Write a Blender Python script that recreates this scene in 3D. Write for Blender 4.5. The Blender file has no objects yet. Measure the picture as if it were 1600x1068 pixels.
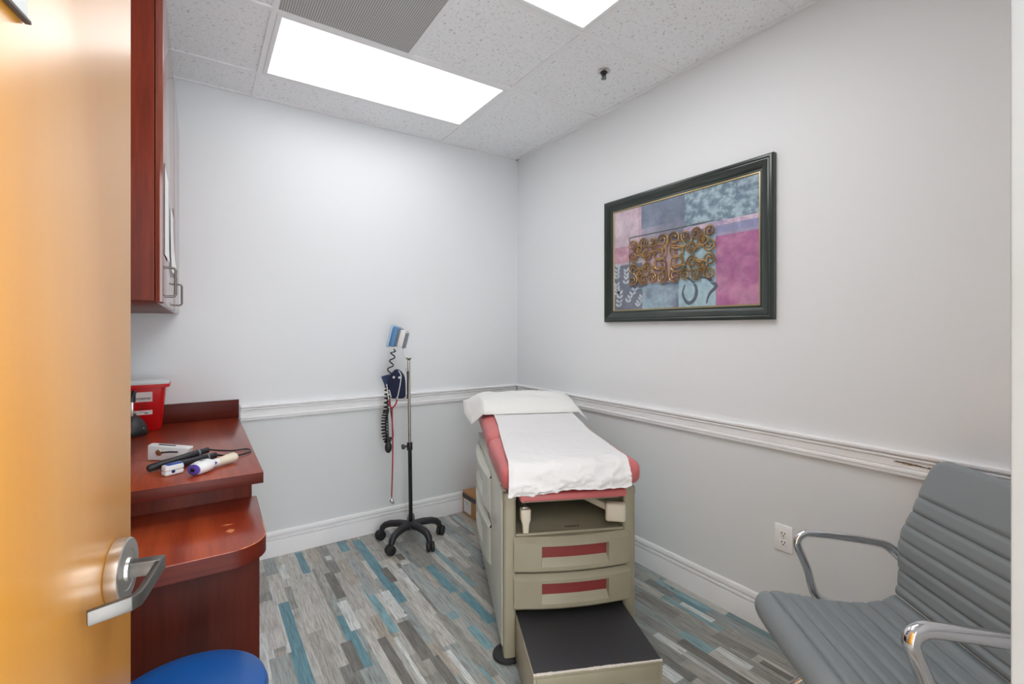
import bpy, bmesh, math, random
from mathutils import Vector, Matrix, noise
PI = math.pi
R_ = math.radians
random.seed(7)
scn = bpy.context.scene
col = scn.collection

# ------------------------------------------------------------------ materials
def lin(c):
    return tuple(((v/255)/12.92 if v/255 <= .04045 else ((v/255+.055)/1.055)**2.4) for v in c) + (1.0,)

class Mat:
    def __init__(self, name, rgb=(200, 200, 200), rough=.5, metal=0, coat=0, spec=.5):
        self.m = bpy.data.materials.new(name); self.m.use_nodes = True
        self.nt = self.m.node_tree; self.N = self.nt.nodes; self.L = self.nt.links
        self.b = self.N['Principled BSDF']
        self.set('Base Color', lin(rgb)); self.set('Roughness', rough); self.set('Metallic', metal)
        self.set('Coat Weight', coat); self.set('Specular IOR Level', spec); self.set('Coat Roughness', .08)
    def set(self, k, v): self.b.inputs[k].default_value = v
    def node(self, t, **kw):
        n = self.N.new(t)
        for k, v in kw.items():
            if k in n.inputs: n.inputs[k].default_value = v
            else: setattr(n, k, v)
        return n
    def coords(self, scale=(1, 1, 1), out='Object'):
        tc = self.node('ShaderNodeTexCoord'); mp = self.node('ShaderNodeMapping'); mp.inputs['Scale'].default_value = scale
        self.L.new(tc.outputs[out], mp.inputs['Vector']); return mp.outputs['Vector']
    def noise(self, vec, scale, detail=3, rough=.5, dist=0):
        n = self.node('ShaderNodeTexNoise', Scale=scale, Detail=detail, Roughness=rough, Distortion=dist)
        self.L.new(vec, n.inputs['Vector']); return n.outputs['Fac']
    def ramp(self, fac, stops):
        r = self.node('ShaderNodeValToRGB'); e = r.color_ramp.elements
        while len(e) < len(stops): e.new(.5)
        for i, (p, c) in enumerate(stops):
            e[i].position = p; e[i].color = lin(c) if len(c) == 3 else c
        self.L.new(fac, r.inputs['Fac']); return r.outputs['Color']
    def mix(self, a, b, fac, mode='MIX'):
        m = self.node('ShaderNodeMix', data_type='RGBA', blend_type=mode)
        for sock, v in ((m.inputs[6], a), (m.inputs[7], b), (m.inputs[0], fac)):
            if hasattr(v, 'is_output'): self.L.new(v, sock)
            else: sock.default_value = v
        return m.outputs[2]
    def bump(self, h, strength=.2, dist=.002):
        b = self.node('ShaderNodeBump', Strength=strength, Distance=dist)
        self.L.new(h, b.inputs['Height']); self.L.new(b.outputs['Normal'], self.b.inputs['Normal'])
    def color(self, s): self.L.new(s, self.b.inputs['Base Color'])

M = {}
def simple(name, rgb, rough=.5, metal=0, coat=0, bump=0, bscale=200, vary=0):
    m = Mat(name, rgb, rough, metal, coat)
    if bump or vary:
        v = m.coords(); f = m.noise(v, bscale, 3)
        if bump: m.bump(f, bump, .001)
        if vary:
            f2 = m.noise(v, 6, 3)
            d = tuple(max(0, c-vary) for c in rgb)
            m.color(m.ramp(f2, [(.3, d), (.7, rgb)]))
    M[name] = m.m; return m

def wood(name, axis, dark, mid, light, rough=.3, coat=.2, fine=90, wide=9, lo=.8, spec=.5, crough=.08):
    m = Mat(name, mid, rough, 0, coat, spec); m.set('Coat Roughness', crough)
    s = [1, 1, 1]; s[axis] = .07
    v = m.coords(tuple(s))
    f1 = m.noise(v, wide, 4, .55, .6); f2 = m.noise(v, fine, 4, .6, .1)
    c1 = m.ramp(f1, [(.28, dark), (.5, mid), (.72, light)])
    c2 = m.ramp(f2, [(.3, (int(255*lo),)*3), (.6, (255, 255, 255))])
    m.color(m.mix(c1, c2, .7, 'MULTIPLY'))
    m.bump(f2, .04, .0005)
    M[name] = m.m
wood('mahogany_top', 1, (116, 36, 19), (150, 56, 32), (184, 82, 46), .28, .2, 70, 7)
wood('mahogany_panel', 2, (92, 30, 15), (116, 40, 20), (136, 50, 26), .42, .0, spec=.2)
wood('mahogany_shaded', 2, (40, 12, 7), (60, 20, 11), (84, 30, 17), .45, .0, 60, 6, spec=.12)  # pedestal's copy of the mahogany, desk shade painted into its colour
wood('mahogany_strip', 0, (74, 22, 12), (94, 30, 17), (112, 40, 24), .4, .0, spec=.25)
wood('maple_door', 2, (203, 132, 30), (209, 141, 38), (216, 150, 48), .40, .95, 30, 3, .985, .25, .24)

# two paint tones on the walls, divided at the chair rail
m = Mat('wall_paint', (208, 208, 210), .55)
tc = m.node('ShaderNodeNewGeometry'); sx = m.node('ShaderNodeSeparateXYZ'); m.L.new(tc.outputs['Position'], sx.inputs[0])
gt = m.node('ShaderNodeMath', operation='GREATER_THAN'); m.L.new(sx.outputs['Z'], gt.inputs[0]); gt.inputs[1].default_value = .88
m.color(m.mix(lin((230, 233, 234)), lin((235, 238, 240)), gt.outputs[0]))
m.bump(m.noise(m.coords(), 140, 4), .06, .001); M['wall'] = m.m

simple('trim_white', (248, 248, 249), .35, vary=5)
simple('jamb_cream', (174, 178, 179), .35, vary=8)
# ceiling tile: white with small pits
m = Mat('ceiling_tile', (226, 226, 224), .9)
v = m.coords()
f = m.noise(v, 75, 5, .7, .8)
m.color(m.ramp(f, [(.34, (184, 185, 186)), (.42, (246, 248, 249)), (.6, (250, 252, 254))]))
m.bump(f, .35, .003); M['tile'] = m.m
simple('grid_white', (244, 245, 246), .4)
for nm_, e_ in (('diffuser', 3.0), ('diffuser_strong', 7.2)):   # second panel set stronger to even out the light on the walls
    m = Mat(nm_, (250, 250, 250), .4)
    m.set('Emission Color', (.98, .99, 1, 1)); m.set('Emission Strength', e_); M[nm_] = m.m
# perforated return grille
m = Mat('perforated', (176, 176, 174), .55)
v = m.coords((1, 1, 1)); vo = m.node('ShaderNodeTexVoronoi', Scale=105.0, Randomness=0.0); m.L.new(v, vo.inputs['Vector'])
m.color(m.ramp(vo.outputs['Distance'], [(.30, (112, 111, 109)), (.44, (206, 206, 204))])); M['perforated'] = m.m

# floor strips: colour per strip, grain from noise along y
m = Mat('vinyl_plank', (150, 145, 138), .38, 0, .05)
at = m.node('ShaderNodeAttribute', attribute_name='strip')
v = m.coords((1, .06, 1)); v2 = m.coords((1, .3, 1))
g = m.noise(v, 140, 5, .65, .3); k = m.noise(v2, 22, 5, .6, 1.2)
ga = m.node('ShaderNodeGamma', Gamma=.70); m.L.new(at.outputs['Color'], ga.inputs['Color'])
c = m.mix(ga.outputs['Color'], m.ramp(g, [(.3, (160, 156, 150)), (.58, (255, 255, 255))]), .8, 'MULTIPLY')
c = m.mix(c, m.ramp(k, [(.25, (186, 184, 176)), (.45, (255, 255, 255)), (.8, (250, 252, 255))]), .7, 'MULTIPLY')
vo = m.node('ShaderNodeTexVoronoi', Scale=5.0); m.L.new(m.coords((2, .9, 1)), vo.inputs['Vector'])
c = m.mix(c, m.ramp(vo.outputs['Distance'], [(.03, (90, 82, 74)), (.07, (255, 255, 255))]), .75, 'MULTIPLY')
m.color(c); m.bump(g, .08, .0006); M['floor'] = m.m

simple('table_beige', (166, 160, 138), .42, vary=10)
simple('table_side_lit', (216, 219, 206), .22, vary=8)  # sides of the beige table, light from the left put into the colour
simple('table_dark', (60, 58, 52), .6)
simple('rose_vinyl', (214, 118, 118), .42, bump=.06, bscale=500, vary=8)
simple('rose_insert', (142, 58, 54), .5, vary=10)
simple('rubber_black', (32, 32, 34), .6)
simple('tread_black', (44, 44, 48), .55, bump=.15, bscale=300)
simple('chip_white', (220, 214, 204), .7)
simple('paper_white', (228, 227, 227), .7)
simple('pillow_white', (238, 238, 234), .75, bump=.08, bscale=50)
simple('cream_plastic', (214, 206, 186), .4)
simple('chrome', (225, 225, 228), .08, 1)
simple('brushed_steel', (200, 198, 194), .3, 1)
simple('lever_steel_dark', (114, 112, 109), .42, 1)  # lever's steel, colour darkened against the doorway's bright reflection
simple('dark_steel', (120, 116, 112), .35, 1)
simple('pole_steel', (176, 170, 158), .25, 1)
simple('black_plastic', (38, 38, 42), .42)
simple('black_gloss', (20, 20, 22), .25)
simple('leather_grey', (134, 142, 145), .42, bump=.1, bscale=420)
simple('stool_blue', (12, 82, 152), .36, vary=6)
simple('frame_green', (46, 56, 52), .3, coat=.2, vary=10)
simple('frame_gold', (186, 170, 132), .35, .6)
simple('scroll_bronze', (158, 128, 88), .3, .65)
simple('outlet_white', (250, 250, 250), .35)
simple('slot_dark', (60, 58, 56), .6)
simple('red_plastic', (206, 14, 20), .32)
simple('white_plastic', (236, 236, 236), .35)
simple('lid_clear', (226, 232, 234), .25)
simple('label_white', (226, 214, 212), .6)
simple('ink_black', (40, 30, 32), .7)
simple('blue_plastic', (92, 142, 190), .35)
simple('pale_blue', (176, 204, 228), .3)
simple('grey_plastic', (120, 128, 134), .4)
simple('navy_fabric', (26, 34, 62), .85, bump=.3, bscale=300, vary=8)
simple('navy_flap', (52, 68, 104), .8, bump=.3, bscale=300)
simple('red_tube', (168, 22, 34), .35)
simple('purple', (88, 66, 160), .4)
simple('yellowed', (236, 226, 204), .5, vary=18)
simple('oxi_blue', (28, 74, 160), .35)
simple('kraft', (190, 142, 96), .8, vary=12)
simple('kraft_dark', (158, 118, 80), .8, vary=8)
simple('tape_black', (70, 66, 66), .5)
simple('hang_paper', (232, 232, 230), .7)
simple('sheet_edge', (96, 92, 92), .5)
simple('coin', (190, 180, 150), .35, .8)
# laminate doors of the wall cabinet
wood('mahogany_door', 2, (98, 36, 24), (120, 48, 32), (138, 62, 42), .16, .6)

# ------------------------------------------------------------------ mesh helpers
class MB:
    def __init__(self): self.bm = bmesh.new()
    def _merge(self, b, mat=None):
        if mat is not None: b.transform(mat)
        me = bpy.data.meshes.new('t'); b.to_mesh(me); b.free(); self.bm.from_mesh(me); bpy.data.meshes.remove(me)
    def box(self, c, s, bev=0, seg=2, mat=None, rz=0):
        b = bmesh.new(); bmesh.ops.create_cube(b, size=1)
        b.transform(Matrix.Translation(c) @ Matrix.Rotation(rz, 4, 'Z') @ Matrix.Diagonal((s[0], s[1], s[2], 1)))
        if bev: bmesh.ops.bevel(b, geom=b.edges[:], offset=min(bev, min(s)*.49), segments=seg, profile=.5, affect='EDGES')
        self._merge(b, mat); return self
    def bx(self, x0, x1, y0, y1, z0, z1, bev=0, seg=2, mat=None):
        return self.box(((x0+x1)/2, (y0+y1)/2, (z0+z1)/2), (abs(x1-x0), abs(y1-y0), abs(z1-z0)), bev, seg, mat)
    def cyl(self, p0, p1, r0, r1=None, n=28, bev=0):
        p0 = Vector(p0); p1 = Vector(p1); d = p1-p0; r1 = r0 if r1 is None else r1
        b = bmesh.new(); bmesh.ops.create_cone(b, cap_ends=True, segments=n, radius1=r0, radius2=r1, depth=d.length)
        if bev:
            ed = [e for e in b.edges if abs(e.verts[0].co.z-e.verts[1].co.z) < 1e-6]
            bmesh.ops.bevel(b, geom=ed, offset=bev, segments=2, profile=.5, affect='EDGES')
        self._merge(b, Matrix.Translation((p0+p1)/2) @ Vector((0, 0, 1)).rotation_difference(d).to_matrix().to_4x4()); return self
    def lathe(self, prof, n=36, mat=None):
        b = bmesh.new(); rings = []
        for r, z in prof:
            rings.append([b.verts.new((r*math.cos(2*PI*i/n), r*math.sin(2*PI*i/n), z)) for i in range(n)] if r > 1e-6 else [b.verts.new((0, 0, z))])
        for A, B in zip(rings, rings[1:]):
            for i in range(n):
                j = (i+1) % n
                if len(A) == 1 and len(B) > 1: b.faces.new((A[0], B[j], B[i]))
                elif len(B) == 1 and len(A) > 1: b.faces.new((A[i], A[j], B[0]))
                elif len(A) > 1: b.faces.new((A[i], A[j], B[j], B[i]))
        for ring, fl in ((rings[0], True), (rings[-1], False)):
            if len(ring) > 1: b.faces.new(ring[::-1] if fl else ring)
        bmesh.ops.recalc_face_normals(b, faces=b.faces[:]); self._merge(b, mat); return self
    def tube(self, pts, r, n=10, rx=None, up=None, closed=False):
        """sweep; r is a radius or list; rx = (a, b) semi-axes list or pair for a flat section"""
        P = [Vector(p) for p in pts]; N = len(P); b = bmesh.new(); rings = []
        T = [(P[(i+1) % N if closed else min(i+1, N-1)]-P[(i-1) % N if closed else max(i-1, 0)]).normalized() for i in range(N)]
        u = Vector(up) if up else (Vector((0, 0, 1)) if abs(T[0].z) < .9 else Vector((1, 0, 0)))
        u = (u-T[0]*u.dot(T[0])).normalized()
        for i in range(N):
            u = (u-T[i]*u.dot(T[i])).normalized(); w = T[i].cross(u)
            if rx: a, c = rx[i] if isinstance(rx, list) else rx
            else: a = c = (r[i] if isinstance(r, (list, tuple)) else r)
            rings.append([b.verts.new(P[i]+u*(a*math.cos(2*PI*k/n))+w*(c*math.sin(2*PI*k/n))) for k in range(n)])
        for i in range(N if closed else N-1):
            A, B = rings[i], rings[(i+1) % N]
            for k in range(n): b.faces.new((A[k], A[(k+1) % n], B[(k+1) % n], B[k]))
        if not closed: b.faces.new(rings[0][::-1]); b.faces.new(rings[-1])
        bmesh.ops.recalc_face_normals(b, faces=b.faces[:]); self._merge(b); return self
    def bar(self, pts, hs, ws, up=(0, 0, 1), bev=0):
        """rectangular bar along pts with height list hs and thickness list ws"""
        P = [Vector(p) for p in pts]; N = len(P); b = bmesh.new(); rings = []
        for i in range(N):
            t = (P[min(i+1, N-1)]-P[max(i-1, 0)]).normalized(); u = Vector(up); u = (u-t*u.dot(t)).normalized(); w = t.cross(u)
            h, q = hs[i]/2, ws[i]/2
            rings.append([b.verts.new(P[i]+u*a*h+w*c*q) for a, c in ((1, 1), (1, -1), (-1, -1), (-1, 1))])
        for A, B in zip(rings, rings[1:]):
            for k in range(4): b.faces.new((A[k], A[(k+1) % 4], B[(k+1) % 4], B[k]))
        b.faces.new(rings[0][::-1]); b.faces.new(rings[-1])
        bmesh.ops.recalc_face_normals(b, faces=b.faces[:])
        if bev: bmesh.ops.bevel(b, geom=b.edges[:], offset=bev, segments=2, profile=.5, affect='EDGES')
        self._merge(b); return self
    def prism(self, poly, z0, z1, mat=None, bev=0):
        b = bmesh.new(); f = b.faces.new([b.verts.new((x, y, z0)) for x, y in poly])
        r = bmesh.ops.extrude_face_region(b, geom=[f])
        bmesh.ops.translate(b, vec=(0, 0, z1-z0), verts=[e for e in r['geom'] if isinstance(e, bmesh.types.BMVert)])
        bmesh.ops.recalc_face_normals(b, faces=b.faces[:])
        if bev:
            ed = [e for e in b.edges if abs(e.verts[0].co.z-e.verts[1].co.z) < 1e-6]
            bmesh.ops.bevel(b, geom=ed, offset=bev, segments=2, profile=.5, affect='EDGES')
        self._merge(b, mat); return self
    def loft(self, rings, caps=True):
        b = bmesh.new(); V = [[b.verts.new(p) for p in r] for r in rings]; n = len(V[0])
        for A, B in zip(V, V[1:]):
            for k in range(n): b.faces.new((A[k], A[(k+1) % n], B[(k+1) % n], B[k]))
        if caps: b.faces.new(V[0][::-1]); b.faces.new(V[-1])
        bmesh.ops.recalc_face_normals(b, faces=b.faces[:]); self._merge(b); return self
    def sheet(self, fn, nu, nv, th=0):
        b = bmesh.new()
        V = [[b.verts.new(fn(i/nu, j/nv)) for j in range(nv+1)] for i in range(nu+1)]
        for i in range(nu):
            for j in range(nv): b.faces.new((V[i][j], V[i+1][j], V[i+1][j+1], V[i][j+1]))
        bmesh.ops.recalc_face_normals(b, faces=b.faces[:])
        if th: bmesh.ops.solidify(b, geom=b.faces[:], thickness=th)
        self._merge(b); return self
    def ball(self, c, s, mat=None, u=24, v=16):
        b = bmesh.new(); bmesh.ops.create_uvsphere(b, u_segments=u, v_segments=v, radius=1)
        b.transform(Matrix.Translation(c) @ Matrix.Diagonal((s[0], s[1], s[2], 1))); self._merge(b, mat); return self
    def build(self, name, mat, parent=None, loc=None, angle=40, sub=0):
        me = bpy.data.meshes.new(name); self.bm.to_mesh(me); self.bm.free()
        me.materials.append(M[mat])
        me.polygons.foreach_set('use_smooth', [True]*len(me.polygons)); me.set_sharp_from_angle(angle=R_(angle))
        o = bpy.data.objects.new(name, me); col.objects.link(o)
        if parent: o.parent = parent
        if loc: o.location = loc
        if sub:
            sm = o.modifiers.new('s', 'SUBSURF'); sm.levels = sub; sm.render_levels = sub
        return o

def thing(name, label, cat, loc=(0, 0, 0), rz=0, group=None):
    o = bpy.data.objects.new(name, None); col.objects.link(o); o.empty_display_size = .1
    o.location = loc; o.rotation_euler = (0, 0, rz); o['label'] = label; o['category'] = cat
    if group: o['group'] = group
    return o
def tag(o, label, cat, group=None):
    o['label'] = label; o['category'] = cat
    if group: o['group'] = group
    return o
def struct(o): o['kind'] = 'structure'; return o
def text_mesh(name, body, size, mat, parent, matrix, ext=.0004):
    cu = bpy.data.curves.new(name, 'FONT'); cu.body = body; cu.size = size; cu.extrude = ext; cu.align_x = 'CENTER'; cu.align_y = 'CENTER'
    t = bpy.data.objects.new(name+'_curve', cu); col.objects.link(t)
    me = bpy.data.meshes.new_from_object(t); bpy.data.objects.remove(t); bpy.data.curves.remove(cu)
    me.materials.append(M[mat]); o = bpy.data.objects.new(name, me); col.objects.link(o); o.parent = parent; o.matrix_local = matrix
    return o

# ------------------------------------------------------------------ calibration of the room
H = 1.373; D = 3.179; W = 2.162; XL = -.42; CE = 2.743; YF = .10
F_ = 738.03; YAW = .58637; HY = 513.69
def floor_pt(px, py):
    u = (px-800)/F_; v = (HY-py)/F_; c, s = math.cos(YAW), math.sin(YAW)
    t = -H/v; return ((u*c+s)*t, (-u*s+c)*t)

# ------------------------------------------------------------------ shell
b = MB(); b.bx(XL-.1, W+.1, D, D+.1, -.05, CE+.12); struct(b.build('wall_back', 'wall'))
b = MB(); b.bx(W, W+.1, -.02, D, -.05, CE+.12); struct(b.build('wall_right', 'wall'))
b = MB(); b.bx(XL-.1, XL, -.02, D, -.05, CE+.12); struct(b.build('wall_left', 'wall'))
DX0, DX1, DH = -.268, .655, 2.13
b = MB(); b.bx(XL, DX0-.045, -.02, YF, 0, CE+.12); b.bx(DX1+.045, W, -.02, YF, 0, CE+.12); b.bx(DX0-.045, DX1+.045, -.02, YF, DH+.045, CE+.12)
struct(b.build('wall_front', 'wall'))
b = MB(); b.bx(DX0-.045, DX0-.003, -.035, YF+.014, 0, DH+.045, .002); b.bx(DX1, DX1+.045, -.035, YF+.014, 0, DH+.045, .002); b.bx(DX0-.003, DX1, -.035, YF+.014, DH+.003, DH+.045, .002)
struct(b.build('trim_1', 'jamb_cream'))

b = MB(); b.bx(-.45, DX0-.046, -1.7, -.021, 0, CE+.12); b.bx(DX1+.30, DX1+.40, -1.7, -.021, 0, CE+.12); struct(b.build('hall_light_blocker', 'wall'))  # unseen partitions added to keep hall light off the jamb and door

# floor: strips of varied colour in long vinyl planks
dx, dy = .008, .03
x0f, x1f, y0f, y1f = XL, W, -.2, D
nx = int(round((x1f-x0f)/dx)); ny = int(round((y1f-y0f)/dy))
dx = (x1f-x0f)/nx; dy = (y1f-y0f)/ny
base_cols = [((160, 158, 150), 5), ((146, 143, 134), 5), ((178, 176, 168), 5), ((128, 128, 121), 4), ((134, 144, 142), 5), ((160, 150, 136), 4), ((188, 186, 176), 3),
             ((206, 211, 208), 1.0), ((98, 97, 92), 1.2), ((104, 142, 150), .7), ((116, 126, 126), 2.5)]
pop = [c for c, w in base_cols]; wts = [w for c, w in base_cols]
rng = random.Random(21)
img = [[(0, 0, 0)]*ny for _ in range(nx)]
x = 0
while x < nx:
    w = rng.choice([2, 4, 5, 6, 7, 8]); y = -rng.randint(0, 15); x2 = min(nx, x+w)
    while y < ny:
        l = rng.choice([5, 8, 11, 14, 18, 22]); c = rng.choices(pop, wts)[0]; j = rng.randint(-6, 6)
        c = tuple(v+j for v in c)
        for yy in range(max(0, y), min(ny, y+l)):
            for xx in range(x, x2): img[xx][yy] = c
        y += l
    x = x2
TE = (72, 122, 138); TL = (104, 152, 164); WH = (208, 214, 211); DK = (88, 86, 80); LT = (190, 187, 181); GR = (142, 150, 148)
# strips picked out in the photograph: upper (far) pixel, lower (near) pixel, width in metres, colour
strips = [((444, 943), (480, 1080), .05, TE), ((568, 842), (614, 944), .052, TE), ((575, 911), (612, 993), .035, TL), ((536, 958), (568, 1041), .055, TE),
  ((674, 882), (704, 925), .05, TE), ((728, 925), (766, 975), .045, TE), ((735, 975), (768, 1016), .04, TL), ((468, 862), (477, 895), .045, TE),
  ((532, 845), (541, 860), .045, TE), ((715, 806), (735, 830), .035, (150, 175, 175)), ((534, 937), (557, 985), .055, WH), ((600, 922), (624, 966), .055, WH),
  ((624, 888), (648, 922), .035, WH), ((442, 882), (448, 903), .04, WH), ((511, 868), (514, 874), .035, WH), ((628, 878), (634, 883), .035, WH),
  ((414, 990), (427, 1075), .05, WH), ((620, 995), (668, 1075), .016, WH), ((702, 1018), (745, 1075), .02, WH), ((424, 912), (452, 1018), .012, WH),
  ((514, 894), (533, 936), .05, DK), ((630, 967), (664, 1028), .055, DK), ((600, 996), (642, 1075), .04, DK), ((538, 1000), (560, 1045), .05, DK),
  ((600, 886), (616, 910), .04, DK), ((678, 1025), (712, 1075), .045, DK), ((620, 864), (630, 875), .04, DK), ((432, 1025), (452, 1075), .07, GR),
  ((420, 940), (432, 1015), .075, LT), ((640, 880), (700, 960), .07, GR), ((545, 870), (585, 930), .055, GR),
  ((1045, 925), (1108, 958), .035, TE), ((1140, 955), (1240, 1022), .04, (84, 112, 116)), ((1064, 940), (1110, 968), .035, WH), ((1123, 1013), (1170, 1044), .04, WH),
  ((1066, 998), (1170, 1075), .045, DK), ((1112, 992), (1190, 1025), .06, (112, 110, 104)), ((1056, 1010), (1150, 1075), .02, LT), ((1030, 1040), (1066, 1066), .06, WH),
  ((1010, 905), (1050, 930), .05, (96, 98, 96)), ((1190, 1030), (1245, 1068), .035, DK), ((1000, 925), (1060, 965), .06, (110, 106, 98))]
for (pa, pb, w, c) in strips:
    (xa, ya), (xb, yb) = floor_pt(*pa), floor_pt(*pb); xm = (xa+xb)/2
    for i in range(max(0, round((xm-w/2-x0f)/dx)), min(nx, round((xm+w/2-x0f)/dx))):
        for j in range(max(0, round((min(ya, yb)-y0f)/dy)), min(ny, round((max(ya, yb)-y0f)/dy))):
            img[i][j] = c
verts = [(x0f+i*dx, y0f+j*dy, 0) for i in range(nx+1) for j in range(ny+1)]
q = ny+1; nv = len(verts)
faces = [(i*q+j, (i+1)*q+j, (i+1)*q+j+1, i*q+j+1) for i in range(nx) for j in range(ny)]
c4 = len(verts)
verts += [(x0f, y0f, -.05), (x1f, y0f, -.05), (x1f, y1f, -.05), (x0f, y1f, -.05)]
faces += [(c4+3, c4+2, c4+1, c4)]
me = bpy.data.meshes.new('floor'); me.from_pydata(verts, [], faces); me.materials.append(M['floor'])
a = me.attributes.new('strip', 'FLOAT_COLOR', 'FACE')
flat = []
for i in range(nx):
    for j in range(ny): flat += lin(img[i][j])
flat += [.3, .3, .3, 1]
a.data.foreach_set('color', flat)
o = bpy.data.objects.new('floor', me); col.objects.link(o); struct(o)

# ceiling tiles and grid
GX = .273; GY = 2.865; T2 = .6096
b = MB(); b.bx(XL, W, YF, D, CE+.006, CE+.1); struct(b.build('ceiling', 'tile'))
b = MB(); t = .0125; e = .0
xs = [GX, GX+2*T2]
for xg in xs: b.bx(xg-t, xg+t, YF, D, CE-.001, CE+.0075)
yy = [GY-T2*k for k in range(5)]
for yg in yy: b.bx(XL, W, yg-t, yg+t, CE-.0013, CE+.0075)
b.bx(GX+T2-t, GX+T2+t, GY-2*T2, GY-T2, CE-.001, CE+.0075)
b.bx(XL, W, D-.022, D, CE-.0016, CE+.0075); b.bx(W-.022, W, YF, D, CE-.0016, CE+.0075); b.bx(XL, XL+.022, YF, D, CE-.0016, CE+.0075); b.bx(XL, W, YF, YF+.022, CE-.0016, CE+.0075)
struct(b.build('trim_2', 'grid_white'))

# mouldings
def moulding(name, prof, path_axis, a0, a1, fixed, mat='trim_white'):
    """prof: (depth from wall, z); runs along x (fixed=y of wall) or along y (fixed=x of wall)"""
    R = []
    for a_ in (a0, a1):
        R.append([((a_, fixed-d, z) if path_axis == 'x' else (fixed-d, a_, z)) for d, z in prof])
    m_ = MB(); m_.loft(R); return struct(m_.build(name, mat, angle=25))
basep = [(0, 0), (.015, 0), (.015, .094), (.0145, .0955), (.006, .0985), (.006, .0995), (.0135, .1025), (.0145, .104), (.0145, .113), (.0135, .1145), (.004, .118), (.004, .119), (.0115, .1225), (.012, .124), (.0105, .140), (.007, .148), (.003, .150), (0, .150)]
moulding('baseboard_back', basep, 'x', .176, W, D)
moulding('baseboard_right', basep, 'y', YF, D-.0165, W)
moulding('baseboard_front', [(-d, z) for d, z in basep], 'x', DX1+.046, W-.0165, YF)
railp = [(0, .835), (.014, .835), (.016, .837), (.017, .848), (.0195, .851), (.0195, .858), (.019, .8595), (.010, .863), (.010, .864), (.0135, .867), (.013, .880), (.0145, .888), (.009, .892), (.009, .893), (.0175, .8965), (.0185, .898), (.0185, .9015), (.0175, .903), (.011, .9055), (.011, .9065), (.0205, .910), (.0235, .914), (.0235, .922), (.020, .926), (0, .926)]
moulding('trim_3', railp, 'x', .2045, W, D)
moulding('trim_4', railp, 'y', YF, D-.0236, W)
moulding('trim_5', [(-d, z) for d, z in railp], 'x', DX1+.046, W-.0236, YF)
# chipped paint on the right-hand rail behind the chair
rng = random.Random(3)
for k in range(9):
    pass

# ------------------------------------------------------------------ maple door, open into the room
az = R_(10.8)
dv = Vector((math.sin(az), math.cos(az), 0)); nv_ = Vector((math.cos(az), -math.sin(az), 0))   # along the leaf, out of the visible face
E = Vector((-.0925, .998, 0))
door_m = Matrix(((nv_.x, -dv.x, 0, E.x), (nv_.y, -dv.y, 0, E.y), (0, 0, 1, 0), (0, 0, 0, 1)))  # x=normal, y=towards hinge
b = MB(); b.bx(-.044, 0, 0, .90, .008, DH-.004, .0015)
door = struct(b.build('door_1', 'maple_door')); door.matrix_world = door_m
hz = 1.007; hh0 = .072
b = MB(); rot = Matrix.Translation((0, hh0, hz)) @ Matrix.Rotation(PI/2, 4, 'Y')
b.lathe([(0, .0004), (.0455, .0004), (.046, .002), (.046, .0165), (.0445, .018), (.030, .018), (.029, .0172), (.018, .0172), (.0165, .021), (0, .021)], 56, rot)
hd = b.build('door_handle', 'brushed_steel', door, angle=25)
b = MB()
b.box((.0405, hh0, hz), (.040, .019, .022), .0015)
b.bar([(.0585, hh0-.009, hz), (.0585, hh0+.02, hz), (.0585, hh0+.085, hz-.001), (.0575, hh0+.100, hz-.0012), (.052, hh0+.108, hz-.0015), (.012, hh0+.128, hz-.002)], [.020, .020, .019, .019, .019, .0185], [.009]*6, bev=.0012)
b.build('lever', 'lever_steel_dark', hd)
b = MB(); b.bx(.0005, .004, .315, .60, 1.695, 1.90, .001); sg = b.build('door_sign', 'white_plastic', door); sg['label'] = 'white sign plate with dark edge'
b = MB(); b.bx(.0005, .006, .312, .603, 1.6905, 1.6945, .0006); b.build('sign_edge', 'tape_black', sg)
b = MB()
for z in (.25, 1.07, 1.9): b.cyl((.004, .905, z-.045), (.004, .905, z+.045), .007)
b.build('door_hinge', 'brushed_steel', door)

# ------------------------------------------------------------------ ceiling fixtures
def troffer(xa, xb, ya, yb, label, mat='diffuser'):
    o = thing('ceiling_light', label, 'ceiling light', ((xa+xb)/2, (ya+yb)/2, CE), 0, 'recessed ceiling light panels')
    w, h = (xb-xa)/2-.0135, (yb-ya)/2-.0135
    fr = .022
    b = MB()
    for sx_, sy_, lx, ly in ((0, h-fr/2, w*2, fr), (0, -h+fr/2, w*2, fr), (w-fr/2, 0, fr, h*2-2*fr), (-w+fr/2, 0, fr, h*2-2*fr)):
        b.box((sx_, sy_, .0022), (lx, ly, .007), .001)
    b.build('light_frame', 'grid_white', o)
    b = MB(); b.bx(-w+fr-.001, w-fr+.001, -h+fr-.001, h-fr+.001, .0005, .0045); b.build('light_diffuser', mat, o)
    return o
troffer(GX, GX+2*T2, GY-T2, GY, 'long glowing recessed ceiling light panel beside the grey perforated grille')
troffer(GX, GX+2*T2, GY-3*T2, GY-2*T2, 'bright ceiling light panel cut off by the top edge of the photo', 'diffuser_strong')
o = thing('air_return_grille', 'grey perforated square return air grille in the ceiling beside the light panel', 'ceiling vent', (GX+T2/2, GY-1.5*T2, CE))
b = MB(); s = T2/2-.0135; b.bx(-s, s, -s, s, .001, .0055); b.build('perforated_panel', 'perforated', o)
b = MB(); b.cyl((0, 0, .0008), (0, 0, .0002), .1); 
b.build('stain_patch', 'perforated', o) if False else b.bm.free()
o = thing('fire_sprinkler', 'small dark fire sprinkler head hanging from a ceiling tile', 'sprinkler', (1.80, 1.826, CE))
b = MB(); b.lathe([(.019, .0055), (.034, .0055), (.035, .002), (.030, -.003), (.020, -.0045), (.019, .0055)], 32); b.build('escutcheon', 'brushed_steel', o)
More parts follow.
